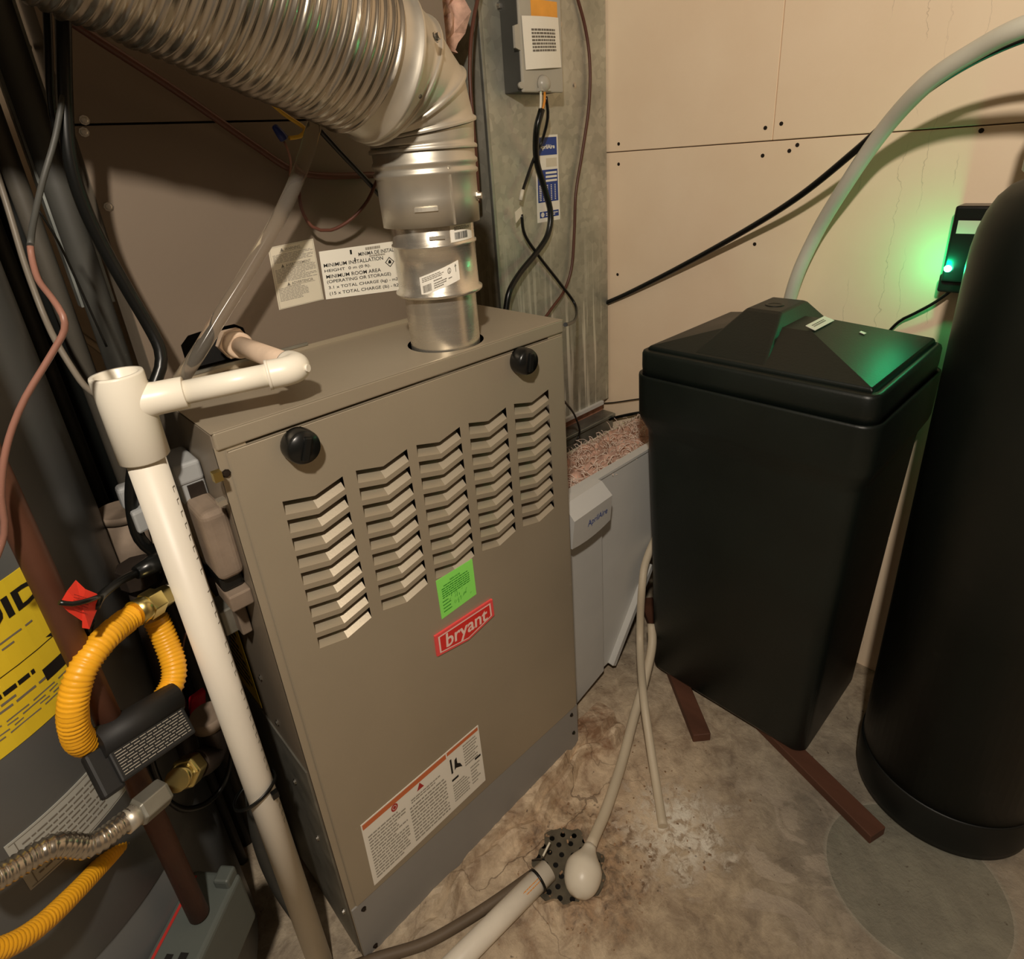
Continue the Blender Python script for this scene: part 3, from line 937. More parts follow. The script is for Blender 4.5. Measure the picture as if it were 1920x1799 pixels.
# elbow gores: rings lie in the mitre planes
DAZ, DEL = math.radians(-95), math.radians(20)
DD = Vector((math.sin(DAZ) * math.cos(DEL), math.cos(DAZ) * math.cos(DEL), math.sin(DEL)))
DA = Vector((0.3200, 0.040, 1.200))
J = [Vector((FX, FY, 1.135)), Vector((FX, FY, 1.158)), Vector((0.3225, 0.0585, 1.186)), Vector((0.300, 0.054, 1.208)), DA + DD * 0.055, DA + DD * 0.095]
JR = [0.0615, 0.0635, 0.0665, 0.070, 0.0725, 0.0725]
def mitre_ring(i, r, n=64, shift=0.0):
    a = J[max(0, i - 1)]
    b = J[min(len(J) - 1, i + 1)]
    d0 = (J[i] - a).normalized() if i > 0 else (b - J[i]).normalized()
    d1 = (b - J[i]).normalized() if i < len(J) - 1 else d0
    nrm = (d0 + d1).normalized()
    side = Vector((DD.y, -DD.x, 0)).normalized()
    up = nrm.cross(side).normalized()
    k = 1 / max(0.6, nrm.dot(d0))
    return [J[i] + nrm * shift + side * (r * math.cos(t)) + up * (r * k * math.sin(t)) for t in angs(n)]
for i in range(len(J) - 1):
    r0, r1 = JR[i], JR[i + 1]
    rr = [mitre_ring(i, r0 + 0.0030, shift=0.001), mitre_ring(i, r0 + 0.0034, shift=0.0030), mitre_ring(i, r0 + 0.0028, shift=0.0050), mitre_ring(i, r0, shift=0.007)]
    a_, b_ = mitre_ring(i, r0), mitre_ring(i + 1, r1 - 0.0006)
    mid = [[p.lerp(q_, t) for p, q_ in zip(a_, b_)] for t in (0.45, 0.65, 0.85, 1.0)]
    obj('elbow_gore', MB().rings(rr + mid, False, False), 'steel_flue', flue)
ed = ray(817, 70)
# screws on the elbow
def hit_tube(px, py):
    best = None
    for k in range(400):
        t = 0.3 + k * 0.0015
        p = CAM + ray(px, py) * t
        for i in range(len(J) - 1):
            a, b = J[i], J[i + 1]
            s_ = max(0, min(1, (p - a).dot(b - a) / (b - a).length_squared))
            c_ = a.lerp(b, s_)
            if (p - c_).length < JR[i] + (JR[i + 1] - JR[i]) * s_ + 0.001:
                return p, (p - c_).normalized()
    return None
for px, py in ((817, 70), (788, 181)):
    h_ = hit_tube(px, py)
    if h_:
        screw(flue, h_[0], h_[1], 0.0035 if py < 100 else 0.0015, h=0.005 if py < 100 else 0.001)

# corrugated flexible duct
fd = None
path = [DA + DD * s_ for s_ in (0.085, 0.20, 0.35, 0.50, 0.65, 0.80, 0.95)]
e_ = path[-1]
path += [e_ + Vector((-0.13, 0, 0.10)), e_ + Vector((-0.20, 0, 0.25)), e_ + Vector((-0.21, 0, 0.45)), e_ + Vector((-0.21, 0, 0.755))]
pp = spline(path, 0.0016)
def flexr():
    R0 = 0.0745
    n = 72
    fr = frames(pp)
    L = 0.0
    rg = []
    for i, p in enumerate(pp):
        if i:
            L += (pp[i] - pp[i - 1]).length
        u, w_ = fr[i]
        ring = []
        for t in angs(n):
            ph = (L / 0.0095 + t / (2 * math.pi)) % 1.0
            bump = max(0.0, math.cos(2 * math.pi * (ph - 0.5))) ** 1.8 * 0.0024
            rib = 0.0012 if ((L / 0.0095 + t / (2 * math.pi)) % 5.0) < 0.6 else 0.0
            ring.append(p + (u * math.cos(t) + w_ * math.sin(t)) * (R0 + bump + rib))
        rg.append(ring)
    return MB().rings(rg, False, False)
fdo = obj('flexible_duct', flexr(), 'steel_flex')
tag(fdo, 'corrugated silver flexible vent duct running to the upper left', 'duct')

# ================================================================== RETURN AIR DUCT
DXL, DXR, DF, DZB = 0.735, 1.104, 0.395, 0.492
rd = thing('return_duct', (0.92, 0.6, DZB), 'galvanised sheet-metal return air duct standing in the corner', 'duct')
obj('front_sheet', MB().box((DXL, DF, DZB), (DXR, DF + 0.002, 2.29)), 'galv_duct', rd)
obj('side_sheet', MB().box((DXL, DF + 0.002, DZB), (DXL + 0.002, 0.80, 2.29)), 'galv_duct', rd)
obj('side_sheet', MB().box((DXR - 0.002, DF + 0.002, DZB), (DXR, 0.80, 2.29)), 'galv_duct', rd)
obj('back_sheet', MB().box((DXL, 0.798, DZB), (DXR, 0.80, 2.29)), 'galv_duct', rd)
obj('corner_seam', MB().box((DXL - 0.003, DF - 0.002, DZB), (DXL + 0.005, DF + 0.006, 2.29)), 'galv', rd, 0.001)
obj('bottom_cleat', MB().box((DXL - 0.1, DF - 0.008, DZB - 0.008), (DXR - 0.03, DF + 0.006, DZB + 0.003)), 'cabinet_white', rd, 0.001)
for px, py in ((1077, 160), (1050, 45)):
    screw(rd, U(px, py, 1, DF), NF, 0.004)
# lower return boot behind the filter cabinet
rb = thing('return_boot', (0.92, 0.6, 0.0), 'dull galvanised boot with an open gap under the return duct', 'duct')
obj('front_sheet', MB().add([(0.56, DF - 0.015, 0.0), (DXR, DF - 0.015, 0.0), (DXR, DF - 0.015, 0.452), (0.56, DF - 0.015, 0.452),
                           (0.56, 0.80, 0.0), (DXR, 0.80, 0.0), (DXR, 0.80, 0.452), (0.56, 0.80, 0.452)],
                          [(0, 1, 2, 3), (4, 5, 6, 7), (0, 4, 7, 3), (1, 5, 6, 2), (3, 2, 6, 7)]), 'galv_dull', rb)
obj('flange', MB().box((0.56, DF - 0.024, 0.444), (DXR, DF - 0.015, 0.452)), 'galv', rb, 0.0008, 1)
obj('gap_insulation', MB().box((0.57, DF + 0.02, 0.452), (DXR - 0.002, 0.79, 0.482)), 'insul_brown', rb)

# corner drywall edge insulation near the top of the duct
ins = MB()
rnd = random.Random(5)
c0 = U(835, 20, 1, 0.34)
vs, fs = [], []
for i in range(13):
    for j in range(7):
        x = c0.x - 0.03 + 0.09 * j / 6
        z = c0.z - 0.055 + 0.22 * i / 12
        vs.append((x + rnd.uniform(-.006, .006) - (0.02 if i < 2 else 0), 0.36 + rnd.uniform(-.012, .012), z + rnd.uniform(-.006, .006)))
k = len(vs)
vs += [(v_[0], 0.395, v_[2]) for v_ in vs]
fs = [(i * 7 + j, i * 7 + j + 1, (i + 1) * 7 + j + 1, (i + 1) * 7 + j) for i in range(12) for j in range(6)]
fs += [tuple(x + k for x in f) for f in fs]
for i in range(12):
    for j in (0, 6):
        fs.append((i * 7 + j, (i + 1) * 7 + j, (i + 1) * 7 + j + k, i * 7 + j + k))
for j in range(6):
    for i in (0, 12):
        fs.append((i * 7 + j, i * 7 + j + 1, i * 7 + j + 1 + k, i * 7 + j + k))
ins.add(vs, fs)
tag(obj('insulation_wrap', ins, 'insul_pink'), 'torn scrap of pink fibreglass hanging beside the elbow', 'insulation')

# ------------------------------------------------------------------ control box on the duct
BF = 0.342
bx0, bx1, bz0, bz1 = 0.787, 0.9, 1.233, 1.42
cb = thing('control_box', ((bx0 + bx1) / 2, DF, bz0), 'grey low-voltage control box with a paper tag on the return duct', 'control box')
obj('back_box', MB().box((bx0, BF + 0.006, bz0 + 0.002), (bx1, DF, bz1)), 'dark_grey', cb, 0.002)
cv = obj('cover', MB().box((bx0 - 0.001, BF, bz0), (bx1 + 0.001, BF + 0.007, bz1)), 'cover_grey', cb, 0.003)
obj('amber_patch', MB().box((bx0 + 0.03, BF - 0.0012, 1.355), (bx1 - 0.012, BF + 0.001, 1.386)), 'amber', cv)  # flat amber rectangle on the cover
dm_ = MB()
rg = []
for i in range(7):
    t = i / 6 * math.pi / 2
    rg.append([(0.8405 + 0.016 * math.cos(a) * math.cos(t), BF - 0.014 * math.sin(t), 1.2475 + 0.016 * math.sin(a) * math.cos(t)) for a in angs(20)])
dm_.rings(rg, True, True)
dm_.box((0.8265, BF - 0.008, bz0 + 0.002), (0.8545, BF + 0.001, 1.2475))
obj('cable_hood', dm_, 'cover_grey', cv)
obj('hinge_ear', MB().prism([(bx0 - 0.001, BF + 0.001, 1.345), (bx0 - 0.014, BF + 0.001, 1.341), (bx0 - 0.014, BF + 0.001, 1.306), (bx0 - 0.001, BF + 0.001, 1.302)], (0, 0.005, 0)), 'cover_grey', cv)
obj('mounting_ear', MB().lathe([(0.006, 0), (0.006, 0.006)], (bx0 - 0.004, BF, bz0 + 0.012), (0, 1, 0), 16), 'cover_grey', cv)
pf = quad_map((0.7905, BF, 1.357), (0.889, BF, 1.3605), (0.8935, BF, 1.277), (0.794, BF, 1.2705), NF)
pt = obj('paper_tag', sheet(MB(), lambda u, v, h=0: pf(u, v, h + 0.004 * math.sin(u * 3.1)), 0, 0, 1, 1, 0.0015, 0.002, 8, 1), 'label_white', cb, label='white instruction paper taped to the cover')
pf2 = lambda u, v, h=0: pf(u, v, h + 0.004 * math.sin(u * 3.1) + 0.0016)
obj('print', textlines(pf2, 0.2, 0.32, 0.86, 0.78, 7, 61, fill=0.6, ragged=False, nu=2), 'ink_grey', pt)
screw(cb, U(935, 12, 1, DF), NF, 0.005, h=0.008)
# cable leads
q0 = lambda px, py, y=0.36: U(px, py, 1, y)
cable('power_cable', 'thick black cable hanging from the control box', 'cable', [q0(1016, 205, .335), q0(1006, 245, .34), q0(1006, 300, .37), q0(1020, 350, .38), q0(1032, 398, .378), q0(1027, 440, .376), q0(1005, 475, .374), q0(975, 512, .368), q0(956, 545, .36), q0(949, 580, .36), q0(945, 620, .36)], 0.0066, 'cable_black')
for k, (mname, dx, nm) in enumerate((('wire_white', 0, 'white'), ('wire_orange', 7, 'orange'))):
    cable('wire', nm + ' conductor between the control box and its black cable', 'wire', [q0(1014 + dx, 172, .338), q0(1014 + dx, 190, .335), q0(1013 + dx * .5, 210, .335)], 0.0025, mname, 6)
cable('control_wire', 'thin dark wire with white spade tag beside the black cable', 'wire', [q0(1024, 182, .338), q0(1027, 220, .35), q0(1016, 265, .375), q0(1000, 300, .378), q0(986, 340, .376), q0(979, 362, .372)], 0.0032, 'cable_black', 6)
tagw = thing('wire_connector', q0(975, 390, .372), 'pale crimp connector joining the thin control wires', 'connector')
obj('sleeve', MB().tube([q0(980, 356, .372), q0(976, 376, .372)], 0.0042, 8), 'wire_white', tagw)
obj('blade', MB().prism([q0(977, 388, .371), q0(966, 398, .371), q0(968, 418, .371), q0(980, 402, .371)], (0, 0.0015, 0)), 'wire_white', tagw)
cable('control_wire', 'thin dark wire sweeping right from the crimp connector to the furnace corner', 'wire', [q0(978, 402, .372), q0(984, 440, .375), q0(1010, 480, .378), q0(1045, 525, .378), q0(1075, 565, .375), q0(1081, 585, .34), q0(1078, 600, .25), q0(1070, 606, .12), U(1060, 609, 0, .502)], 0.0034, 'cable_black', 6)
cable('thermostat_cable', 'brown cable looping down the right half of the return duct', 'cable', [q0(1075, -30, .39), q0(1097, 50, .388), q0(1106, 120, .386), q0(1104, 200, .386), q0(1092, 285, .386), q0(1080, 360, .386), q0(1077, 430, .386), q0(1072, 500, .386), q0(1058, 545, .386), q0(1035, 578, .38), q0(1005, 620, .38)], 0.0036, 'cable_brown', 6)
cable('thermostat_cable', 'brown cable down the left corner of the return duct', 'cable', [q0(902, -30, .37), q0(886, 50, .365), q0(881, 130, .36), q0(886, 220, .36), q0(893, 300, .37), q0(898, 380, .38)], 0.0036, 'cable_brown', 6)
# blue specification sticker on the duct
sf_ = quad_map((0.8655, DF, 1.1590), (0.9349, DF, 1.1592), (0.9332, DF, 0.9840), (0.8600, DF, 0.9840), NF)
st = label_base('specification_sticker', sf_, 'label_white', rd, lab='blue and white humidifier specification sticker')
sb = MB()
rect(sb, sf_, 0.08, 0.775, 0.94, 0.975, H2)
rect(sb, sf_, 0.05, 0.235, 0.94, 0.61, H2)
rect(sb, sf_, 0.10, 0.05, 0.94, 0.125, H2)
obj('blue_fields', sb, 'sticker_blue', st)
sw = MB()
text_fit(sw, sf_, 'AprilAire', 0.16, 0.83, 0.84, 0.895, 0.0012, 0.03)
for r_ in range(3):
    rect(sw, sf_, 0.40, 0.56 - r_ * 0.045, 0.90, 0.585 - r_ * 0.045, 0.0012)
for c_ in range(5):
    for r_ in range(9):
        rect(sw, sf_, 0.10 + c_ * 0.17, 0.255 + r_ * 0.021, 0.10 + c_ * 0.17 + (0.10 if c_ == 0 else 0.05), 0.266 + r_ * 0.021, 0.0012)
disc(sw, sf_, 0.22, 0.0875, 0.075, 0.03, 0.0012)
textlines(sf_, 0.36, 0.065, 0.90, 0.11, 2, 6, 0.0012, mb=sw)
obj('white_print', sw, 'label_white', st)
obj('photo_field', rect(MB(), sf_, 0.44, 0.64, 0.92, 0.74, H2), 'label_pale', st)

# ================================================================== MEDIA FILTER CABINET
FY0 = 0.08
fc = thing('filter_cabinet', (0.72, 0.2, 0.0), 'white media air filter cabinet beside the furnace', 'filter cabinet')
obj('body', MB().prism([(0.505, FY0, 0.03), (0.697, FY0, 0.04), (0.838, FY0, 0.235), (1.0, FY0, 0.455), (1.0, FY0, 0.5345), (0.505, FY0, 0.5345)], (0, 0.02, 0)), 'cabinet_white', fc, 0.001, 1)
obj('top_edge', MB().box((0.505, FY0 - 0.003, 0.531), (1.0, FY0 + 0.012, 0.5365)), 'cabinet_white', fc)
obj('side_frame', MB().box((0.505, FY0 + 0.02, 0.03), (0.60, 0.37, 0.355)), 'galv_dull', fc)
# flange along the slanted lower edge
a, b = Vector((0.697, FY0, 0.040)), Vector((0.842, FY0, 0.240))
dv = (b - a).normalized()
nv = Vector((dv.z, 0, -dv.x))
obj('slanted_flange', MB().obox((a + b) / 2 + nv * 0.006 - Vector((0, 0.004, 0)), dv * ((b - a).length / 2), nv * 0.007, (0, 0.010, 0)), 'cabinet_white', fc, 0.001, 1)
obj('access_door', MB().prism([(0.505, FY0 - 0.024, 0.028), (0.668, FY0 - 0.012, 0.046), (0.668, FY0 - 0.012, 0.515), (0.505, FY0 - 0.024, 0.515)], (0, 0.03, 0)), 'cabinet_white', fc, 0.003)
hf = quad_map((0.5300, 0.03, 0.555), (0.6450, 0.038, 0.552), (0.6500, 0.038, 0.470), (0.5300, 0.03, 0.470), NF)
hm = MB()
rg = []
for i in range(11):
    u = i / 10
    bw = -0.07 * (1 - (2 * u - 1) ** 2)
    rg.append([hf(u, 1.0, -0.012), hf(u, 0.72, 0.012), hf(u, bw, 0.004), hf(u, bw, -0.004), hf(u, 0.70, -0.002), hf(u, 1.0, -0.030)])
hm.rings(rg, True, True, False)
ho = obj('door_handle', hm, 'cabinet_white', fc, label='curved white handle plate with blue lettering')
hf2 = lambda u, v, h=0: hf(u, v, 0.012 + (0.004 - 0.012) * (0.72 - v) / 0.72 + h)
obj('handle_lettering', text_fit(MB(), hf2, 'AprilAire', 0.36, 0.26, 0.88, 0.48, 0.0008, 0.006), 'logo_blue', ho)

# pink fibreglass on the cabinet
def fluff(x0, x1, y0, y1, zf, seed, nf):
    rnd = random.Random(seed)
    mb = MB()
    nx, ny = 44, 26
    vs = []
    for i in range(nx + 1):
        for j in range(ny + 1):
            x = x0 + (x1 - x0) * i / nx
            y = y0 + (y1 - y0) * j / ny
            e = min(1, i / 3, (nx - i) / 3, j / 3, (ny - j) / 3)
            z = zf - max(0, y - y0) * 0.26 + e * (0.010 + 0.012 * math.sin(x * 57 + 3 * math.sin(y * 40)) * math.sin(y * 49) + rnd.uniform(-.006, .006))
            vs.append((x, y, z))
    fs = [(i * (ny + 1) + j, i * (ny + 1) + j + 1, (i + 1) * (ny + 1) + j + 1, (i + 1) * (ny + 1) + j) for i in range(nx) for j in range(ny)]
    mb.add(vs, fs, False)
    fb = MB()
    for f_ in range(nf):
        x, y = rnd.uniform(x0, x1), rnd.uniform(y0, y1)
        p = Vector((x, y, zf + 0.008 - (y - y0) * 0.26))
        d = Vector((rnd.uniform(-1, 1), rnd.uniform(-1, 1), rnd.uniform(0, .7))) * rnd.uniform(.006, .016)
        fb.tube(spline([p, p + d + Vector((0, 0, .006)), p + d * 2], .012), 0.0006 + rnd.random() * .0008, 3, False)
    return mb, fb
fi = thing('fibreglass_batt', (0.8, 0.25, 0.50), 'pink fibreglass insulation lying on the white filter cabinet', 'insulation')
fm, fb = fluff(0.505, 1.10, 0.095, 0.295, 0.508, 8, 900)
obj('batt', fm, 'insul_pink', fi)
obj('loose_fibres', fb, 'insul_fibre', fi)['kind'] = 'stuff'
obj('backing', MB().box((0.505, 0.102, 0.36), (1.10, 0.293, 0.448)), 'insul_brown', fi)
obj('paper_facing', MB().box((0.505, 0.294, 0.36), (1.10, 0.301, 0.462)), 'label_pale', fi)

# ================================================================== BRINE TANK
bt_ = thing('brine_tank', (0.915, -0.165, 0.02), 'black square salt brine tank with a ridged lid', 'tank')
def rrect(x0, x1, y0, y1, r, z, n=6):
    out = []
    for cx, cy, a0 in ((x1 - r, y1 - r, 0), (x0 + r, y1 - r, 90), (x0 + r, y0 + r, 180), (x1 - r, y0 + r, 270)):
        for i in range(n + 1):
            a = math.radians(a0 + 90 * i / n)
            out.append((cx + r * math.cos(a), cy + r * math.sin(a), z))
    return out
def RR(k, z, r=0.03):
    """k grows the outline"""
    bx = (0.772, 1.042, -0.330, 0.016)
    return rrect(bx[0] - k, bx[1] + k * 0.8, bx[2] - k, bx[3] + k, r, z)
body = [RR(-0.006, 0.020, .02), RR(0.0, 0.030, .024), RR(0.012, 0.40), RR(0.020, 0.615), RR(0.021, 0.625), RR(0.031, 0.650), RR(0.033, 0.660), RR(0.034, 0.733), RR(0.0335, 0.738), RR(0.030, 0.738), RR(0.024, 0.72)]
obj('body', MB().rings(body, True, True), 'tank_black', bt_)
lid = [RR(0.026, 0.730, .022), RR(0.0275, 0.752, .022), RR(0.0275, 0.776, .022), RR(0.0255, 0.781, .020), RR(0.019, 0.784, .016), RR(0.018, 0.7805, .015), RR(0.012, 0.7805, .010)]
lm_ = MB().rings(lid, True, False)
x0_, x1_, y0_, y1_ = 0.772 - 0.014, 1.042 + 0.8 * 0.014, -0.330 - 0.014, 0.030
cxx, cyy = (x0_ + x1_) / 2, (y0_ + y1_) / 2
def rct(k, z):
    return [(cxx + (x - cxx) * k, cyy + (y - cyy) * k, z) for x, y in ((x0_, y0_), (x1_, y0_), (x1_, y1_), (x0_, y1_))]
lm_2 = MB().rings([rct(1.0, 0.779), rct(1.0, 0.7875), rct(0.985, 0.7900), rct(0.30, 0.828)], False, True, False)
ld_ = obj('lid', lm_, 'tank_black', bt_)
obj('lid_hip', lm_2, 'tank_black', ld_, 0.002, 2)
# ridge across the lid
y0, y1 = -0.186, -0.058
rp = [(0.762, 0.7905), (0.872, 0.846), (0.880, 0.849), (0.975, 0.849), (0.983, 0.846), (1.046, 0.7905)]
ridge = MB()
def rsec(y, inset):
    return [(x, y, z - (inset if 0 < i < 5 else 0)) for i, (x, z) in enumerate(rp)]
ridge.prism([(x, y0, z) for x, z in rp], (0, y1 - y0, 0))
for i_, v_ in enumerate(ridge.v):
    pass
rv = []
for (x, y, z) in ridge.v:
    k = (z - 0.7905) / 0.0585
    rv.append((x, y + (0.033 * k if y < (y0 + y1) / 2 else -0.033 * k), z))
ridge.v = rv
obj('lid_ridge', ridge, 'tank_black', ld_, 0.004, 3)
obj('ridge_dimple', MB().lathe([(0.016, 0), (0.016, 0.0010), (0.012, 0.0014), (0.010, 0.0004)], (0.92, -0.122, 0.8488), (0, 0, 1), 24), 'tank_black', ld_)
# stickers lie on the hip plane facing -Y
def hip(u, v, h=0.0):
    p0, p1 = Vector((0.82, -0.335, 0.7905)), Vector((1.05, -0.335, 0.7905))
    t0, t1 = Vector((0.88, -0.205, 0.8215)), Vector((0.95, -0.205, 0.8215))
    nr = Vector((0, -0.032, 0.13)).normalized()
    return (p0 * (1 - u) + p1 * u) * (1 - v) + (t0 * (1 - u) + t1 * u) * v + nr * (h + 0.0004)
def plane_hip(px, py):
    A_, nr = Vector((0.9, -0.3413, 0.7900)), Vector((0, -0.038, 0.1226)).normalized()
    d = ray(px, py)
    t = (A_ - CAM).dot(nr) / d.dot(nr)
    return CAM + d * t + nr * 0.0006
hn = Vector((0, -0.038, 0.1226)).normalized()
kf = quad_map(plane_hip(1510, 612), plane_hip(1545, 594), plane_hip(1564, 602), plane_hip(1528, 621), hn)
ks = label_base('lid_sticker', kf, 'label_white', ld_, lab='small white sticker on the lid', h=0.0008)
obj('sticker_print', textlines(kf, 0.15, 0.35, 0.8, 0.75, 2, 4, 0.001, mb=MB()), 'ink_grey', ks)
kf = quad_map(plane_hip(1611, 624), plane_hip(1614, 622), plane_hip(1624, 626), plane_hip(1620, 628), hn)
label_base('paper_chip', kf, 'label_white', ld_, h=0.0008)
# wooden slats under it
def slat(label, p, q_, wd, th=0.02):
    p, q_ = Vector(p), Vector(q_)
    d = (q_ - p)
    s_ = Vector((-d.y, d.x, 0)).normalized() * (wd / 2)
    c_ = (p + q_) / 2 + Vector((0, 0, th / 2))
    return tag(obj('wood_slat', MB().obox(c_, d / 2, s_, (0, 0, th / 2)), 'wood_brown', None, 0.0012, 1), label, 'wood slat', 'slats under the brine tank')
slat('short brown wood slat poking out under the brine tank toward the floor drain', (0.690, -0.165, 0), (0.96, 0.16, 0), 0.036)
slat('longer brown wood slat poking out under the brine tank toward the resin tank', (0.7235, -0.480, 0), (0.90, 0.03, 0), 0.036)

# ================================================================== RESIN TANK
RX, RY, RRd = 0.9026, -0.5265, 0.1335
rt = thing('resin_tank', (RX, RY, 0), 'tall black softener resin tank in the right foreground', 'tank')
prof = [(RRd, 0.085), (RRd, 0.945), (0.1325, 0.968), (0.1295, 0.992), (0.124, 1.013), (0.116, 1.031), (0.104, 1.045), (0.088, 1.054), (0.06, 1.060)]
obj('shell', MB().lathe(prof, (RX, RY, 0), (0, 0, 1), 72), 'resin_black', rt)
obj('boot', MB().lathe([(0.120, 0.0), (RRd + 0.0005, 0.006), (RRd + 0.0025, 0.02), (RRd + 0.0025, 0.084), (RRd + 0.0008, 0.087)], (RX, RY, 0), (0, 0, 1), 72, True, True), 'boot_black', rt)
vh = obj('valve_head', MB().lathe([(0.088, 1.052), (0.098, 1.062), (0.098, 1.09), (0.092, 1.11), (0.090, 1.16), (0.08, 1.19), (0.03, 1.20)], (RX, RY, 0), (0, 0, 1), 48), 'black_plastic', rt, 0.0, 2, label='dark control valve head on top of the tank')
obj('valve_neck', MB().lathe([(0.062, 1.05), (0.062, 1.075)], (RX, RY, 0), (0, 0, 1), 40), 'black_plastic', rt)

# ================================================================== WALL TRANSFORMER WITH GREEN LED
tx = 1.066
pa = U(1792, 386, 0, tx)
pb = U(1778, 530, 0, tx)
tr = thing('plug_transformer', (1.09, pa.y - 0.03, pb.z), 'black plug-in transformer with a glowing green lamp on the wall', 'transformer')
obj('case', MB().box((tx, pa.y - 0.058, pb.z), (WX, pa.y, pa.z)), 'black_plastic', tr, 0.004, 3)
obj('step', MB().box((tx + 0.006, pa.y - 0.056, pb.z - 0.018), (WX, pa.y + 0.004, pb.z + 0.012)), 'black_plastic', tr, 0.004, 3)
obj('rating_label', MB().box((tx - 0.0008, pa.y - 0.05, pa.z - 0.042), (tx + 0.001, pa.y - 0.008, pa.z - 0.022)), 'label_pale', tr)
pl = U(1777, 504, 0, tx - 0.004)
obj('led', MB().lathe([(0.0055 * math.cos(t), 0.0055 * math.sin(t)) for t in [-1.5, -1, -.5, 0, .5, 1, 1.5]], pl, (-1, 0, 0), 16), 'led_green', tr)
obj('led_lens', MB().lathe([(0.0026, 0.005), (0.0026, 0.0060), (0.001, 0.0064)], pl, (CAM - pl).normalized(), 12), 'led_core', tr)
ll = bpy.data.lights.new('led_light', 'POINT')
ll.energy = LED_POWER
ll.color = (0.0, 1.0, 0.34)
ll.shadow_soft_size = 0.004
lo2 = bpy.data.objects.new('led_light', ll)
COL.objects.link(lo2)
lo2.parent = tr
lo2.matrix_parent_inverse = Matrix.Translation(-tr.location)
lo2.location = pl + Vector((-0.014, 0.006, 0.004))
cable('transformer_cord', 'thin black cord dropping from the transformer behind the brine tank', 'cord', [U(1795, 536, 0, 1.078), U(1755, 566, 0, 1.085), U(1715, 588, 0, 1.09), U(1685, 604, 0, 1.095), U(1650, 640, 0, 1.10)], 0.0028, 'cable_black', 6)

# tubes and cable on the right wall
cable('brine_tube', 'milky white plastic tube arching up from the brine tank', 'tube', [U(1462, 660, 0, 1.098), Dp(1487, 540, 1.20), Dp(1530, 440, 1.13), Dp(1590, 340, 1.02), Dp(1660, 240, 0.92), Dp(1740, 155, 0.82), Dp(1830, 95, 0.75), Dp(1920, 50, 0.69), Dp(2040, 20, 0.64), Dp(2150, 60, 0.62)], 0.0120, 'tube_milky', 16)
cable('wall_cable', 'black cable slanting across the cream wall from the duct', 'cable', [U(1128, 572, 0, 1.104), U(1180, 549, 0, 1.100), U(1280, 498, 0, 1.085), U(1400, 431, 0, 1.06), U(1500, 367, 0, 1.03), U(1600, 286, 0, 1.0), U(1700, 198, 0, 0.97), U(1800, 128, 0, 0.95), U(1920, 72, 0, .93), U(2050, 40, 0, .92)], 0.0058, 'cable_black', 10)
cable('low_wire', 'thin wire behind the brine tank rim near the duct foot', 'wire', [U(1120, 757, 0, 1.10), U(1150, 755, 0, 1.10), U(1200, 748, 0, 1.10), U(1240, 745, 0, 1.10)], 0.0016, 'cable_black', 6)
cable('low_cable', 'short black cable running from the duct foot behind the brine tank', 'cable', [U(1135, 790, 0, 1.09), U(1155, 783, 0, 1.09), U(1200, 774, 0, 1.09), U(1250, 770, 0, 1.09)], 0.0042, 'cable_black', 6)
cable('corner_wire', 'thin dark wire curling down between furnace and duct foot', 'wire', [U(1040, 735, 1, .2), U(1062, 757, 1, .25), U(1078, 780, 1, .3), U(1087, 810, 1, .31), U(1078, 830, 1, .31), U(1060, 842, 1, .28)], 0.0026, 'cable_black', 6)

# ================================================================== FLOOR DRAIN AND DRAIN TUBES
gx, gy, gr = 0.320, -0.128, 0.066
dr = thing('floor_drain', (gx, gy, 0), 'round rusty floor drain grate full of holes', 'drain')
hl = []
for rr, nn, ph in ((0.020, 6, 0.2), (0.037, 11, 0.0), (0.052, 16, 0.1)):
    for i in range(nn):
        a = 2 * math.pi * i / nn + ph
        hl.append([(gx + rr * math.cos(a) + 0.0047 * math.cos(t), gy + rr * math.sin(a) + 0.0047 * math.sin(t)) for t in angs(10)])
gp = holed([(gx + gr * math.cos(t), gy + gr * math.sin(t)) for t in angs(48)], hl, lambda a, b: (a, b, 0.0035))
go = obj('grate', gp, 'grate', dr)
go.modifiers.new('solid', 'SOLIDIFY').thickness = 0.002
obj('dark_sump_disc', MB().lathe([(gr - 0.002, 0.0006), (0.001, 0.0009)], (gx, gy, 0), (0, 0, 1), 40, True, True), 'black_inside', dr)  # flat black disc stands in for the dark recess below the grate
def collar():
    rnd = random.Random(6)
    n, mb = 72, MB()
    rows = []
    ph = [rnd.uniform(0, 6.28) for _ in range(4)]
    for k in range(6):
        ring = []
        for t in angs(n):
            wob = 0.006 * math.sin(3 * t + ph[0]) + 0.004 * math.sin(7 * t + ph[1]) + 0.003 * math.sin(13 * t + ph[2])
            ri = gr - 0.006 + wob
            ro = gr + 0.032 + 1.5 * wob
            r = ri + (ro - ri) * k / 5
            z = (0.0036, 0.0072, 0.0062, 0.0042, 0.002, -0.001)[k] + rnd.uniform(-0.0008, 0.0008)
            ring.append((gx + r * math.cos(t), gy + r * math.sin(t), z))
        rows.append(ring)
    return mb.rings(rows, False, False, False)
obj('mortar_collar', collar(), 'concrete', dr)
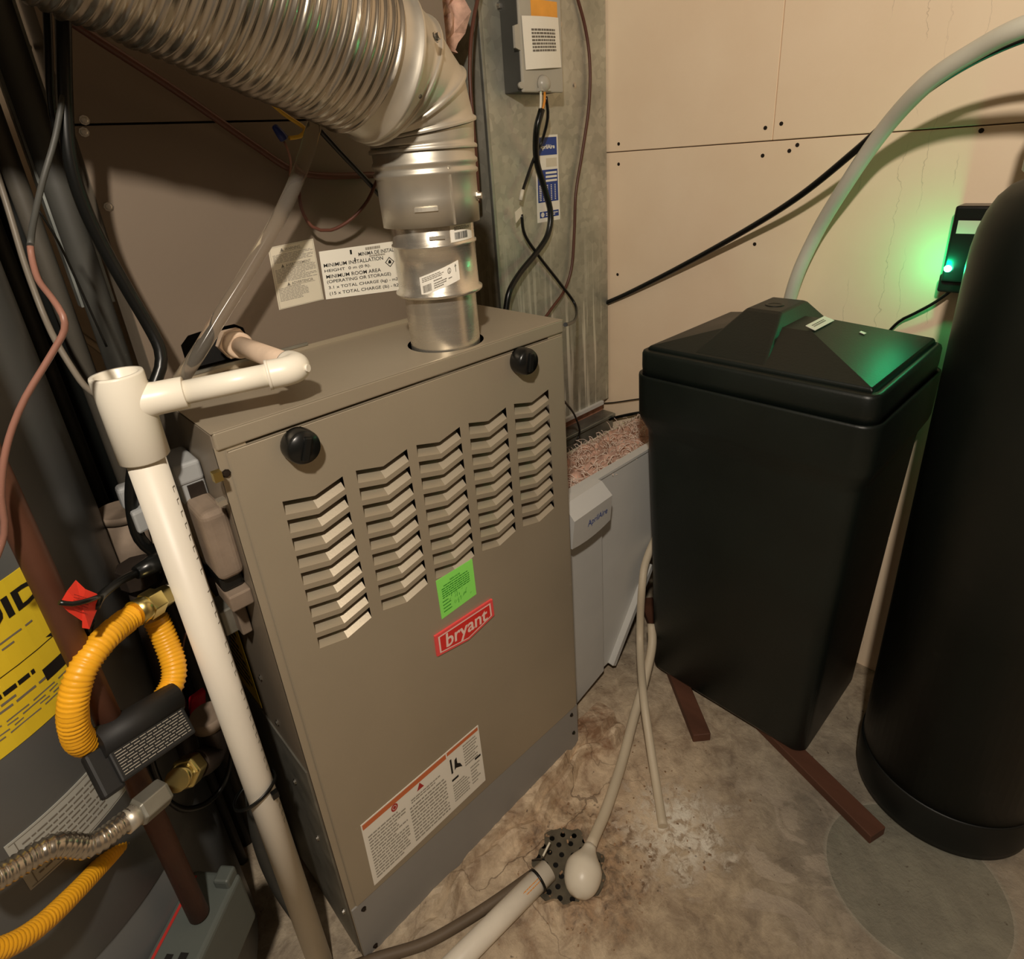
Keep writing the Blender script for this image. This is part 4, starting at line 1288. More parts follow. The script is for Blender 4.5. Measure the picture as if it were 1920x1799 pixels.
# rubble crumbs around the drain
def crumbs():
    rnd = random.Random(77)
    mb = MB()
    for i in range(260):
        a = rnd.uniform(0, 2 * math.pi)
        r = abs(rnd.gauss(0.078, 0.018)) if i < 170 else rnd.uniform(0.02, 0.22)
        x, y = gx + 0.005 + r * math.cos(a), gy + r * math.sin(a)
        if i >= 170:
            x, y = rnd.gauss(0.46, 0.12), rnd.gauss(-0.16, 0.06)
        s_ = rnd.uniform(0.0006, 0.0024)
        z = 0.0035 if math.hypot(x - gx, y - gy) < gr else 0.0
        e1 = Vector((rnd.uniform(-1, 1), rnd.uniform(-1, 1), rnd.uniform(-.3, .3))).normalized() * s_ * rnd.uniform(.6, 1.6)
        e2 = e1.cross(Vector((0, 0, 1))).normalized() * s_ * .7
        mb.obox((x, y, z + s_ * .4), e1, e2, (0, 0, s_ * .5))
    return mb
cr = obj('floor_debris', crumbs(), 'debris_tan')
tag(cr, 'loose crumbs and flakes scattered around the floor drain', 'debris', kind='stuff')

bp0, bp1 = U(1107, 1588, 2, 0.030), U(1085, 1672, 2, 0.024)
ax = (bp1 - bp0).normalized()
Lb = (bp1 - bp0).length
dt = thing('drain_tube', (0.45, -0.1, 0), 'beige drain tube ending in a white bulb over the floor drain', 'tube')
dpts = [U(1222, 1170, 1, 0.02), U(1222, 1215, 1, 0.0), U(1206, 1285, 2, 0.06), U(1190, 1340, 2, 0.035), U(1166, 1430, 2, 0.018), U(1138, 1515, 2, 0.018), U(1118, 1562, 2, 0.026), bp0]
obj('tube', MB().tube(spline(dpts, 0.01), 0.0098, 14), 'tube_beige', dt)
bpf = []
for i in range(19):
    t = i / 18
    x = t * Lb * 1.15
    r = 0.0105 + (0.0305 - 0.0105) * (0.5 - 0.5 * math.cos(math.pi * min(1, t / 0.5))) if t < 0.5 else 0.0305 * math.sqrt(max(0.0, 1 - ((t - 0.5) / 0.5) ** 2.4))
    bpf.append((r, x))
obj('bulb', MB().lathe(bpf, bp0 + Vector((0, 0, 0.002)), ax, 32), 'bulb_white', dt)
cable('overflow_tube', 'straight beige tube hanging past the filter cabinet to the white floor stain', 'tube', [U(1300, 930, 1, 0.085), U(1245, 985, 1, .075), U(1214, 1045, 1, .06), U(1204, 1100, 1, .042), U(1200, 1200, 1, .03), U(1206, 1300, 2, .10), U(1218, 1390, 2, .055), U(1232, 1480, 2, .02), U(1243, 1550, 2, .010)], 0.0085, 'tube_beige', 12)

# ================================================================== CONDENSATE DRAIN (white PVC)
TEE = Vector((-0.051, 0.045, 0.9375))
ELB = Vector((0.0955, -0.0115, 0.9425))
HOL = Vector((0.103, 0.205, 0.9335))
PR = 0.0172
HR_ = 0.0115
dp = thing('condensate_drain', (TEE.x, TEE.y, 0), 'white plastic condensate drain pipe with open tee left of the furnace', 'drain pipe')
vt = 0.9680
obj('tee_fitting', MB().lathe([(0.0178, 0.90), (0.0178, vt - 0.0005), (0.0185, vt), (0.0218, vt), (0.0224, vt - 0.002), (0.0224, 0.8835), (0.0214, 0.8825), (0.0172, 0.8825)], (TEE.x, TEE.y, 0), (0, 0, 1), 40, False, False), 'pvc_white', dp)
hd = (ELB - TEE).normalized()
obj('tee_branch', MB().lathe([(0.0185, 0.008), (0.0158, 0.026), (0.0155, 0.050), (0.0150, 0.0505), (0.0115, 0.0505)], TEE, hd, 40, False, False), 'pvc_white', dp)
obj('horizontal_pipe', MB().lathe([(HR_, 0.05), (HR_, (ELB - TEE).length - 0.012)], TEE, hd, 36), 'pvc_white', dp)
sd = (HOL - ELB).normalized()
# elbow: short hub on each leg and a bend
bend = spline([ELB - hd * 0.030, ELB - hd * 0.014, ELB + (sd - hd) * 0.0045, ELB + sd * 0.013, ELB + sd * 0.028], 0.002)
obj('elbow_fitting', MB().tube(bend, 0.0146, 36), 'pvc_white', dp, 0.0)
obj('elbow_lip', MB().lathe([(0.0152, 0), (0.0152, 0.003)], ELB - hd * 0.032, hd, 36), 'pvc_white', dp)
obj('plug_nub', MB().lathe([(0.004, 0.0), (0.004, 0.003)], ELB + (sd - hd) * 0.0045 + (hd - sd).normalized() * 0.0138, (hd - sd).normalized(), 12), 'pvc_white', dp)
obj('stub_pipe', MB().lathe([(HR_, 0.02), (HR_, (HOL - ELB).length)], ELB, sd, 36), 'pvc_stained', dp, label='dusty pipe stub into the coil cabinet')
obj('hex_adapter', MB().lathe([(0.0140, -0.040), (0.0160, -0.038), (0.0160, -0.020)], HOL, sd, 36), 'pvc_stained', dp)
obj('hex_flange', MB().lathe([(0.0195, -0.020), (0.0195, -0.004)], HOL, sd, 6, smooth=False), 'pvc_stained', dp)
vp = obj('vertical_pipe', MB().lathe([(PR, 0.012), (PR, 0.90)], (TEE.x, TEE.y, 0), (0, 0, 1), 36), 'pvc_dirty', dp, label='long dusty vertical run of pipe')
# printed marking down the pipe
vf = lambda u, v, h=0: Vector((TEE.x + (PR + h) * math.cos(math.radians(-46 + 15 * u)), TEE.y + (PR + h) * math.sin(math.radians(-46 + 15 * u)), 0.86 - 0.55 * v))
pm = MB()
rnd = random.Random(9)
for k in range(36):
    v0 = 0.02 + k * 0.026
    if rnd.random() < 0.15:
        continue
    rect(pm, vf, 0.0, v0, 1.0, v0 + 0.0016, 0.0003, 2)
    if rnd.random() < 0.6:
        rect(pm, vf, 0.0, v0, 0.12, v0 + 0.011, 0.0003)
    if rnd.random() < 0.4:
        rect(pm, vf, 0.88, v0, 1.0, v0 + 0.010, 0.0003)
obj('pipe_marking', pm, 'ink_grey', vp)
# cable tie round the pipe
tz = 0.41
tie = MB()
tie.rings([[Vector((TEE.x - 0.006 + (0.0205 + dr_ + 0.006) * math.cos(t), TEE.y + (0.0205 + dr_) * math.sin(t), tz + 0.008 * math.cos(t + 0.6) + dz_)) for t in angs(36)] for dr_, dz_ in ((0, 0), (0.0018, 0), (0.0018, 0.005), (0, 0.005))], False, False)
tie.box((TEE.x + 0.006, TEE.y - 0.026, tz - 0.004), (TEE.x + 0.014, TEE.y - 0.019, tz + 0.005))
obj('cable_tie', tie, 'cable_black', dp)
# floor run of the same drain
E0, E1 = U(1028, 1632, 2, 0.0235), U(862, 1799, 2, 0.020)
fdv = (E1 - E0).normalized()
E2 = E0 + fdv * 0.335
fl = thing('floor_drain_pipe', (E0.x, E0.y, 0), 'white plastic pipe lying on the floor and ending at the drain', 'drain pipe')
obj('pipe', MB().lathe([(0.0150, 0.0), (PR, 0.0), (PR, 0.335)], E0, fdv, 36, False, True), 'pvc_dirty', fl)
obj('pipe_bore', MB().lathe([(0.0150, 0.0), (0.0150, 0.02), (0.001, 0.021)], E0, fdv, 24, False, True), 'black_inside', fl)
ef = lambda u, v, h=0: E0 + fdv * (0.024 + 0.035 * u) + Vector((0, 0, 1)) * ((PR + h) * math.sin(math.radians(48 + 30 * v))) + Vector((fdv.y, -fdv.x, 0)) * (-(PR + h) * math.cos(math.radians(48 + 30 * v)))
obj('pipe_marking', textlines(ef, 0, 0, 1, 1, 2, 15, 0.0003, fill=0.3), 'wire_orange', fl)
t2 = MB()
ctr = E0 + fdv * 0.022
u_, w_ = basis(fdv)
t2.rings([[ctr + fdv * dz_ + (u_ * math.cos(t) + w_ * math.sin(t)) * (PR + dr_) for t in angs(32)] for dr_, dz_ in ((0.0004, 0), (0.0022, 0), (0.0022, 0.004), (0.0004, 0.004))], False, False)
obj('cable_tie', t2, 'cable_black', fl)
cable('tie_tail', 'clipped white tail of the cable tie at the floor drain', 'cable tie', [U(1018, 1606, 2, 0.045), U(1025, 1592, 2, 0.048), U(1031, 1580, 2, 0.052)], 0.0018, 'wire_white', 6)
cable('pipe_hook', 'short bent dark wire beside the pipe end at the drain', 'wire', [U(1020, 1612, 2, 0.04), U(1010, 1612, 2, 0.02), U(998, 1614, 2, 0.006)], 0.0016, 'cable_black', 6)
# dark grey flat hose behind the floor pipe
cable('floor_hose', 'dull brown hose lying beside the white floor pipe', 'hose', [U(1000, 1640, 2, .012), U(930, 1690, 2, .012), U(860, 1735, 2, .012), U(790, 1772, 2, .012), U(700, 1800, 2, .012), U(620, 1830, 2, .012)], 0.0085, 'hose_dull', 10)
cable('sagging_hose', 'dark rubber hose sagging behind the vertical white pipe', 'hose', [Hd(470, 1440, .70), Hd(478, 1500, .71), Hd(486, 1560, .72), Hd(505, 1620, .73), Hd(530, 1670, .73), Hd(560, 1715, .72), Hd(590, 1760, .71)], 0.0125, 'dark_grey', 12)

# clear vinyl tube
vpts = [U(600, 190, 1, 0.11), U(588, 240, 1, 0.115), U(563, 320, 1, 0.125), U(520, 415, 1, 0.135), U(465, 510, 1, 0.14), U(415, 590, 1, 0.14), U(370, 665, 1, 0.135), U(330, 725, 1, 0.125)]
cable('vinyl_tube', 'clear vinyl tube hanging in front of the coil cabinet', 'tube', vpts, 0.0085, 'clear_vinyl', 14)

# ================================================================== WIRES AROUND THE COIL
cable('black_cable', 'thick black cable bowing down the left edge of the coil cabinet', 'cable', [U(116, -60, 1, .12), U(119, 60, 1, .12), U(122, 180, 1, .12), U(130, 290, 1, .12), U(155, 380, 1, .125), U(195, 465, 1, .13), U(240, 545, 1, .13), U(278, 610, 1, .13), U(300, 655, 1, .125), U(301, 690, 1, .12), U(288, 725, 1, .115), U(268, 800, 1, .11), U(250, 880, 1, .10), U(247, 950, 1, .10), U(262, 1010, 1, .10), U(297, 1042, 1, .10)], 0.0062, 'cable_black', 12)
cable('thin_cable', 'thin dark cable dropping beside the thick black cable', 'cable', [U(84, -60, 1, .14), U(90, 60, 1, .14), U(95, 180, 1, .14), U(108, 260, 1, .145)], 0.0035, 'cable_black', 8)
cable('copper_line', 'thin brown line slanting across the coil cabinet to the elbow', 'pipe', [U(20, -50, 1, .15), U(130, 38, 1, .16), U(330, 170, 1, .18), U(480, 275, 1, .19), U(548, 318, 1, .193), U(610, 330, 1, .194), U(712, 328, 1, .194)], 0.0042, 'cable_brown', 10)
cable('yellow_wire', 'yellow wire with a bend under the flexible duct', 'wire', [U(490, 175, 1, .15), U(530, 212, 1, .15), U(566, 236, 1, .15), U(572, 245, 1, .148), U(562, 256, 1, .147), U(542, 259, 1, .147)], 0.0024, 'wire_yellow', 8)
wn = U(530, 254, 1, .147)
wn2 = U(520, 241, 1, .147)
tag(obj('wire_nut', MB().lathe([(0.0035, 0.0), (0.0055, 0.001), (0.005, 0.008), (0.0035, 0.017), (0.002, 0.018)], U(534, 262, 1, .147), (wn2 - wn).normalized(), 10), 'nut_blue'), 'blue wire nut on the yellow wire', 'wire nut')
cable('red_wire', 'thin red wire hanging from the blue wire nut', 'wire', [U(533, 266, 1, .147), U(541, 285, 1, .15), U(545, 305, 1, .16), U(543, 330, 1, .19)], 0.0014, 'cable_pink', 6)
cable('loop_wire', 'brown wire looping below the elbow against the coil cabinet', 'wire', [U(548, 320, 1, .19), U(560, 350, 1, .185), U(565, 390, 1, .18), U(585, 425, 1, .175), U(620, 432, 1, .17), U(660, 410, 1, .165), U(690, 375, 1, .16), U(708, 335, 1, .155)], 0.0022, 'cable_brown', 8)
cable('slant_wire', 'black wire slanting behind the flue elbow', 'wire', [U(596, 240, 1, .15), U(640, 288, 1, .155), U(680, 330, 1, .16), U(720, 375, 1, .165)], 0.0034, 'cable_black', 8)

# refrigerant lines and strut on the left
for i, (px, r_, m_, lab, nm) in enumerate(((92, .0075, 'dark_grey', 'slender dark vertical pipe nearest the water heater', 'riser_pipe'), (118, .010, 'riser_grey', 'middle of the grey vertical pipes left of the coil cabinet', 'riser_pipe'),
                                          (148, .014, 'dark_grey', 'thickest dark vertical pipe touching the coil cabinet', 'riser_pipe'))):
    p = U(px, 400, 1, 0.215 + 0.0 * i)
    tag(obj(nm, MB().lathe([(r_, 0.0), (r_, 2.29)], (min(p.x, -0.017 - 0.03 * (2 - i)), 0.235 + 0.03 * (2 - i), 0), (0, 0, 1), 16), m_), lab, 'pipe', 'vertical pipes left of the coil cabinet')
p = U(20, 130, 1, 0.26)
ch = thing('steel_channel', (p.x, 0.27, 0.9), 'galvanised steel channel with bright screws at the upper left', 'channel')
obj('web', MB().box((p.x - 0.012, 0.27, 1.0), (p.x + 0.022, 0.273, 2.28)), 'galv', ch)
obj('flange', MB().box((p.x - 0.012, 0.252, 1.0), (p.x - 0.009, 0.27, 2.28)), 'galv', ch)
obj('flange', MB().box((p.x + 0.019, 0.252, 1.0), (p.x + 0.022, 0.27, 2.28)), 'galv', ch)
for px, py in ((34, 58), (50, 88), (42, 132)):
    screw(ch, U(px, py, 1, 0.2695), NF, 0.003, h=0.004)
p = Hd(95, 600, 0.93)
tag(obj('dark_gap_cylinder', MB().lathe([(0.020, 0), (0.020, 2.29)], (p.x, p.y, 0), (0, 0, 1), 24), 'boot_black'), 'black upright cylinder filling the dark gap between water heater and coil cabinet', 'pipe')  # black cylinder put in to carry the gap's darkness

cable('copper_thermo_cable', 'pinkish brown cable curling in front of the water heater', 'cable', [Hd(57, 462, .645), Hd(60, 485, .64), Hd(72, 525, .62), Hd(98, 560, .59), Hd(118, 592, .572), Hd(121, 618, .572), Hd(108, 645, .572), Hd(78, 695, .572), Hd(48, 745, .572), Hd(24, 800, .572), Hd(8, 860, .572), Hd(2, 930, .572), Hd(8, 1000, .572), Hd(-20, 1080, .572)], 0.0025, 'cable_pink', 8)
cable('dark_cable_run', 'darker upper run of the pink-brown cable crossing down the riser pipes', 'cable', [Hd(118, 180, .72), Hd(103, 260, .71), Hd(80, 340, .70), Hd(62, 420, .67), Hd(57, 460, .648)], 0.0026, 'dark_grey', 8)  # continues the pink-brown cable upward in a darker colour
cable('grey_cable', 'grey cable crossing behind the pink-brown cable', 'cable', [Hd(-30, 250, .86), Hd(15, 390, .85), Hd(45, 490, .83), Hd(70, 560, .81), Hd(86, 600, .80), Hd(105, 640, .78), Hd(135, 690, .76), Hd(160, 725, .74), Hd(188, 745, .72), Hd(215, 760, .70)], 0.0032, 'cable_grey', 8)
cable('hair_wire', 'hair-thin black wire slanting across the left riser pipes', 'wire', [Hd(70, 390, .72), Hd(110, 455, .73), Hd(150, 540, .74), Hd(200, 650, .75)], 0.0012, 'cable_black', 6)

# ================================================================== WATER HEATER
HC, HRd = (-0.319, 0.223), 0.23
wh = thing('water_heater', (HC[0], HC[1], 0), 'grey cylindrical water heater at the left edge with a yellow energy label', 'water heater')
obj('jacket', MB().lathe([(HRd - 0.01, 0.03), (HRd, 0.035), (HRd, 0.38), (HRd - 0.002, 0.383), (HRd - 0.002, 0.387), (HRd, 0.39), (HRd, 1.37), (HRd - 0.012, 1.385), (0.05, 1.40)], (HC[0], HC[1], 0), (0, 0, 1), 96), 'heater_jacket', wh)
obj('foot_ring', MB().lathe([(HRd - 0.03, 0.0), (HRd - 0.03, 0.031)], (HC[0], HC[1], 0), (0, 0, 1), 48), 'dark_grey', wh)
ef_ = cyl_map(HC, HRd, -110, -43, 0.672, 0.820)
el = label_base('energy_label', ef_, 'label_yellow', wh, 24, 1, 'yellow energy rating label')
bm_ = MB()
text_fit(bm_, ef_, 'ENERGYGUIDE', 0.10, 0.765, 1.0, 0.905, 0.0010, 0.03)
bm_.add([ef_(0.875, 0.50, .001), ef_(0.925, 0.50, .001), ef_(0.90, 0.47, .001)], [(0, 1, 2)])
rect(bm_, ef_, 0.10, 0.468, 0.90, 0.474, .001, 12)
rect(bm_, ef_, 0.82, 0.24, 0.92, 0.33, .001, 3)
textlines(ef_, 0.45, 0.345, 0.80, 0.385, 1, 70, .001, fill=0.8, mb=bm_, ragged=False)
obj('bold_print', bm_, 'ink_black', el)
pm = textlines(ef_, 0.08, 0.925, 0.93, 0.96, 1, 71, .001)
textlines(ef_, 0.08, 0.52, 0.86, 0.72, 5, 72, .001, fill=0.3, mb=pm)
textlines(ef_, 0.20, 0.25, 0.82, 0.33, 2, 73, .001, fill=0.4, mb=pm)
textlines(ef_, 0.08, 0.10, 0.93, 0.21, 4, 74, .001, fill=0.35, mb=pm)
obj('fine_print', pm, 'ink_grey', el)['kind'] = 'stuff'
rf = cyl_map(HC, HRd, -75.5, -48.5, 0.527, 0.590)
rl = label_base('rating_plate', rf, 'label_grey', wh, 12, 1, 'grey specification plate with a small star')
pm = textlines(rf, 0.10, 0.12, 0.74, 0.88, 8, 75, .001, fill=0.3)
textlines(rf, 0.78, 0.25, 0.93, 0.45, 1, 76, .001, fill=0.8, mb=pm)
textlines(rf, 0.78, 0.60, 0.93, 0.80, 1, 77, .001, fill=0.8, mb=pm)
for v0, v1 in ((0.955, 0.965), (0.035, 0.045)):
    rect(pm, rf, 0.02, v0, 0.98, v1, .001, 8)
rect(pm, rf, 0.06, 0.05, 0.066, 0.95, .001)
st_ = [rf(0.12 + (0.030 if i % 2 == 0 else 0.012) * math.cos(math.pi / 2 + i * math.pi / 5), 0.66 + (0.060 if i % 2 == 0 else 0.025) * math.sin(math.pi / 2 + i * math.pi / 5), 0.0011) for i in range(10)]
pm.add(st_ + [rf(0.12, 0.66, 0.0011)], [(i, (i + 1) % 10, 10) for i in range(10)])
obj('print', pm, 'ink_grey', rl)
# copper relief pipe down its front
tpx = CAM.x + 0.6 * math.sin(math.radians(-1.35))
tpy = CAM.y + 0.6 * math.cos(math.radians(-1.35))
tag(obj('relief_pipe', MB().lathe([(0.0110, 0.335), (0.0110, 1.42)], (tpx, tpy, 0), (0, 0, 1), 24), 'copper'), 'brown copper relief pipe running down in front of the water heater', 'pipe')
# gas control at its foot
def wh_frame(adeg, z):
    a = math.radians(adeg)
    n_ = Vector((math.cos(a), math.sin(a), 0))
    return Vector((HC[0], HC[1], z)) + n_ * HRd, n_, Vector((-math.sin(a), math.cos(a), 0))
o_, n_, t_ = wh_frame(-49, 0.285)
oc = o_ + n_ * 0.030 - t_ * 0.030
gc = obj('gas_control', MB().obox(oc, t_ * 0.062, n_ * 0.032, (0, 0, 0.045)), 'control_grey', wh, 0.006, 3, label='grey-green gas control box with a red stripe')
zt = Vector((0, 0, 0.0452))
gf_ = quad_map(oc - t_ * 0.060 - n_ * 0.030 + zt, oc + t_ * 0.060 - n_ * 0.030 + zt, oc + t_ * 0.060 + n_ * 0.030 + zt, oc - t_ * 0.060 + n_ * 0.030 + zt, (0, 0, 1))
obj('red_stripe', rect(MB(), gf_, 0.05, 0.86, 0.95, 0.92, 0.0005), 'ink_red', gc)
pm = MB()
rect(pm, gf_, 0.14, 0.52, 0.28, 0.66, 0.0005)
rect(pm, gf_, 0.06, 0.24, 0.30, 0.40, 0.0005)
obj('black_icons', pm, 'ink_black', gc)
obj('latch', MB().obox(oc + t_ * 0.052 + n_ * 0.018 + Vector((0, 0, 0.050)), t_ * 0.010, n_ * 0.010, (0, 0, 0.008)), 'control_grey', gc, 0.003)

# ================================================================== GAS PIPING
def corr(pts, r, amp, pitch, n=18, step=0.0022):
    P = spline(pts, step)
    fr = frames(P)
    L = 0
    rg = []
    for i, p in enumerate(P):
        if i:
            L += (P[i] - P[i - 1]).length
        u, w_ = fr[i]
        rr = r + amp * math.cos(2 * math.pi * L / pitch)
        rg.append([p + (u * math.cos(t) + w_ * math.sin(t)) * rr for t in angs(n)])
    return MB().rings(rg)
yg = thing('gas_connector', Hd(280, 1135, .64), 'yellow corrugated gas connector looping beside the water heater', 'gas hose')
obj('hose', corr([Hd(262, 1148, .632), Hd(240, 1162, .625), Hd(195, 1200, .60), Hd(158, 1250, .585), Hd(140, 1300, .58), Hd(137, 1350, .58), Hd(150, 1388, .585), Hd(180, 1392, .595), Hd(215, 1378, .605), Hd(260, 1350, .61), Hd(300, 1318, .615), Hd(322, 1285, .625), Hd(326, 1250, .635), Hd(312, 1205, .65), Hd(292, 1160, .66)], 0.0120, 0.0009, 0.0042, step=0.0014), 'hose_yellow', yg)
nb0, nb1 = Hd(262, 1146, .63), Hd(302, 1122, .645)
na = (nb1 - nb0).normalized()
obj('brass_nut', MB().lathe([(0.0150, 0.006), (0.0150, 0.022)], nb0, na, 6, smooth=False), 'brass', yg, 0.001)
obj('brass_ferrule', MB().lathe([(0.0132, -0.006), (0.0128, 0.006), (0.0110, 0.034)], nb0, na, 24), 'brass', yg)
# black sleeve tag wrapped on the hose
s0, s1 = Hd(188, 1395, .585), Hd(322, 1312, .61)
sa = (s1 - s0).normalized()
bt2 = thing('black_sleeve_tag', s0, 'black folded warning sleeve with fine white print on the yellow hose', 'tag')
ctr = (s0 + s1) / 2
toc = (CAM - ctr).normalized()
dn = sa.cross(toc).normalized()
if dn.z > 0:
    dn = -dn
fn = sa.cross(dn).normalized()
if fn.dot(toc) < 0:
    fn = -fn
hl_ = (s1 - s0).length / 2
obj('sleeve', MB().tube([s0 - sa * 0.004, ctr, s1 + sa * 0.004], 0.0160, 20), 'tag_black', bt2)
obj('flap', MB().obox(ctr + dn * 0.026 + fn * 0.006, sa * (hl_ + 0.002), dn * 0.016, fn * 0.0035), 'tag_black', bt2, 0.002)
obj('side_flap', MB().obox(s0 - sa * 0.008 + dn * 0.024, sa * 0.010, dn * 0.022, fn * 0.006), 'tag_black', bt2, 0.003)
tf = quad_map(ctr - sa * hl_ + dn * 0.011 + fn * 0.0098, ctr + sa * hl_ + dn * 0.011 + fn * 0.0098, ctr + sa * hl_ + dn * 0.041 + fn * 0.0098, ctr - sa * hl_ + dn * 0.041 + fn * 0.0098, fn)
obj('white_print', textlines(tf, 0.03, 0.10, 0.97, 0.92, 9, 81, 0.0003, fill=0.28, ragged=False), 'ink_soft', bt2)

# black iron pipe run at the furnace side
ip = thing('gas_pipe', Hd(300, 1120, .70), 'rusty black iron gas pipe beside the furnace', 'gas pipe')
A1 = Hd(300, 1123, .645)
obj('nipple', MB().tube([A1, A1 + na * 0.075], 0.010, 16), 'iron_black', ip)
obj('paper_tag', MB().prism([Hd(306, 1104, .645), Hd(334, 1096, .65), Hd(342, 1120, .65), Hd(312, 1130, .645)], (0.001, 0.004, 0)), 'label_pale', ip)
obj('drop_leg', MB().tube([Hd(262, 1095, .72), Hd(285, 1180, .72), Hd(355, 1420, .72)], 0.013, 16), 'iron_black', ip)
obj('union', MB().lathe([(0.020, -0.012), (0.020, 0.012)], Hd(258, 1075, .71), (0, 0, 1), 8, smooth=False), 'iron_black', ip, 0.001)
lw = thing('gas_valve', Hd(390, 1400, .70), 'black iron elbow with brass shut-off below the yellow loop', 'valve')
obj('elbow', MB().tube(spline([Hd(392, 1352, .68), Hd(402, 1392, .68), Hd(392, 1420, .67), Hd(365, 1436, .65)], .004), 0.0165, 20), 'iron_black', lw)
obj('elbow_collar', MB().lathe([(0.0195, -0.008), (0.0195, 0.008)], Hd(390, 1348, .68), (0, 0, 1), 20), 'dusty_metal', lw)
v0_, v1_ = Hd(362, 1438, .645), Hd(322, 1472, .60)
va = (v1_ - v0_).normalized()
obj('valve_body', MB().lathe([(0.014, 0), (0.018, 0.004), (0.018, 0.030), (0.014, 0.034)], v0_, va, 6, smooth=False), 'brass', lw, 0.002)
obj('valve_barrel', MB().lathe([(0.0125, 0.03), (0.0125, 0.05)], v0_, va, 20), 'brass', lw)
rh = thing('red_valve_handle', Hd(370, 1320, .72), 'red plastic valve handle behind the vertical white pipe', 'handle')
obj('lever', MB().obox(Hd(370, 1322, .72), (0.010, 0.002, 0), (0, 0.006, 0), (0.004, 0, 0.016)), 'red_plastic', rh, 0.003)
obj('stem', MB().tube([Hd(370, 1325, .72), Hd(350, 1368, .72)], 0.007, 12), 'red_plastic', rh)

# stainless flexible connector and its nut
sc0, sc1 = Hd(308, 1483, .575), Hd(262, 1522, .565)
sa2 = (sc1 - sc0).normalized()
sx_ = thing('steel_connector', sc0, 'stainless corrugated gas connector at the lower left', 'gas hose')
obj('hex_nut', MB().lathe([(0.0140, 0.0), (0.0148, 0.003), (0.0148, 0.027), (0.0130, 0.030)], sc0, sa2, 6, smooth=False), 'galv_dull', sx_, 0.001)
obj('hose', corr([sc1, Hd(225, 1548, .56), Hd(190, 1575, .555), Hd(160, 1588, .555), Hd(130, 1586, .555), Hd(100, 1588, .555), Hd(60, 1608, .555), Hd(0, 1645, .55), Hd(-60, 1680, .545)], 0.0098, 0.0009, 0.0050, step=0.0016), 'steel_flex', sx_)
obj('ferrule', MB().lathe([(0.0110, 0.028), (0.0110, 0.042)], sc0, sa2, 20), 'steel_flue', sx_)
tag(obj('yellow_hose', corr([Hd(270, 1532, .665), Hd(235, 1572, .64), Hd(190, 1622, .61), Hd(140, 1675, .58), Hd(80, 1732, .555), Hd(20, 1772, .54), Hd(-60, 1800, .53)], 0.0088, 0.0005, 0.0042, step=0.0014), 'hose_yellow'), 'yellow coated gas hose running off the lower left corner', 'gas hose')

# ================================================================== SMALL PARTS ON THE FURNACE SIDE
X0 = -0.03
sw_ = thing('pressure_switch', U(350, 905, 0, X0), 'grey plastic cap with a square window on the furnace side', 'switch')
c_ = Vector((-0.014, 0.098, 0.826))
obj('case', MB().obox(c_, (0.013, 0, 0), (0, 0.030, 0), (0, 0, 0.020)), 'grey_plastic', sw_, 0.004, 3)
obj('cap', MB().obox(c_ + Vector((-0.001, -0.004, 0.016)), (0.014, 0, 0), (0, 0.028, 0), (0, 0, 0.012)), 'grey_plastic', sw_, 0.004, 3)
obj('terminal_window', MB().obox(c_ + Vector((0.002, -0.030, -0.006)), (0.008, 0, 0), (0, 0.002, 0), (0, 0, 0.009)), 'iron_black', sw_)
ih = thing('inducer_housing', U(400, 1010, 0, X0), 'dusty rounded metal housing behind the vertical white pipe', 'housing')
c_ = Vector((-0.013, 0.048, 0.772))
obj('shell', MB().obox(c_ + Vector((0, 0.01, 0)), (0.0135, 0, 0), (0, 0.040, 0), (0, 0, 0.042)), 'dusty_metal', ih, 0.008, 4)
obj('lower_cap', MB().obox(c_ + Vector((0, 0.012, -0.052)), (0.012, 0, 0), (0, 0.030, 0), (0, 0, 0.010)), 'black_plastic', ih, 0.004)
ib = thing('intake_tube', Hd(225, 1000, .82), 'dusty beige pipe stub below the black gap', 'pipe')
obj('pipe', MB().tube([Hd(228, 965, .80), Hd(262, 1088, .80)], 0.024, 24), 'dusty_metal', ib)
obj('collar', MB().tube([Hd(226, 955, .80), Hd(229, 968, .80)], 0.027, 24), 'dusty_metal', ib)
obj('lower_ring', MB().tube([Hd(258, 1074, .80), Hd(264, 1094, .80)], 0.026, 24), 'iron_black', ib)
gb = thing('gas_manifold', U(440, 1130, 0, -0.02), 'small grey bracket and terminal block low on the furnace side', 'bracket')
obj('bracket', MB().obox(U(440, 1110, 0, -0.012), (0.012, 0, 0), (0, 0.022, 0), (0, 0, 0.010)), 'dusty_metal', gb, 0.002)
obj('block', MB().obox(U(423, 1152, 0, -0.018), (0.010, 0, 0), (0, 0.018, 0), (0, 0, 0.018)), 'galv_dull', gb, 0.002)
obj('post', MB().obox(U(450, 1150, 0, -0.008), (0.006, 0, 0), (0, 0.010, 0), (0, 0, 0.025)), 'dusty_metal', gb, 0.002)
cn_ = thing('wire_terminal', U(418, 887, 0, -0.006), 'shiny brass spade terminals at the furnace corner', 'terminal')
obj('blade', MB().obox(U(407, 893, 0, -0.008), (0.004, 0, 0), (0, 0.004, 0), (0, 0, 0.005)), 'brass', cn_)
obj('blade', MB().obox(U(415, 941, 0, -0.008), (0.004, 0, 0), (0, 0.005, 0), (0, 0, 0.003)), 'steel_bright', cn_)
jt = thing('ribbed_conduit', Hd(240, 940, .74), 'small grey connector blocks beside the black cable', 'connector')
obj('block', MB().obox(Hd(280, 960, .70), (0.018, 0.004, 0), (0, 0.014, 0), (0, 0, 0.013)), 'grey_plastic', jt, 0.003)
obj('nub', MB().obox(Hd(238, 930, .74), (0.008, 0, 0), (0, 0.01, 0), (0, 0, 0.014)), 'grey_plastic', jt, 0.005, 3)
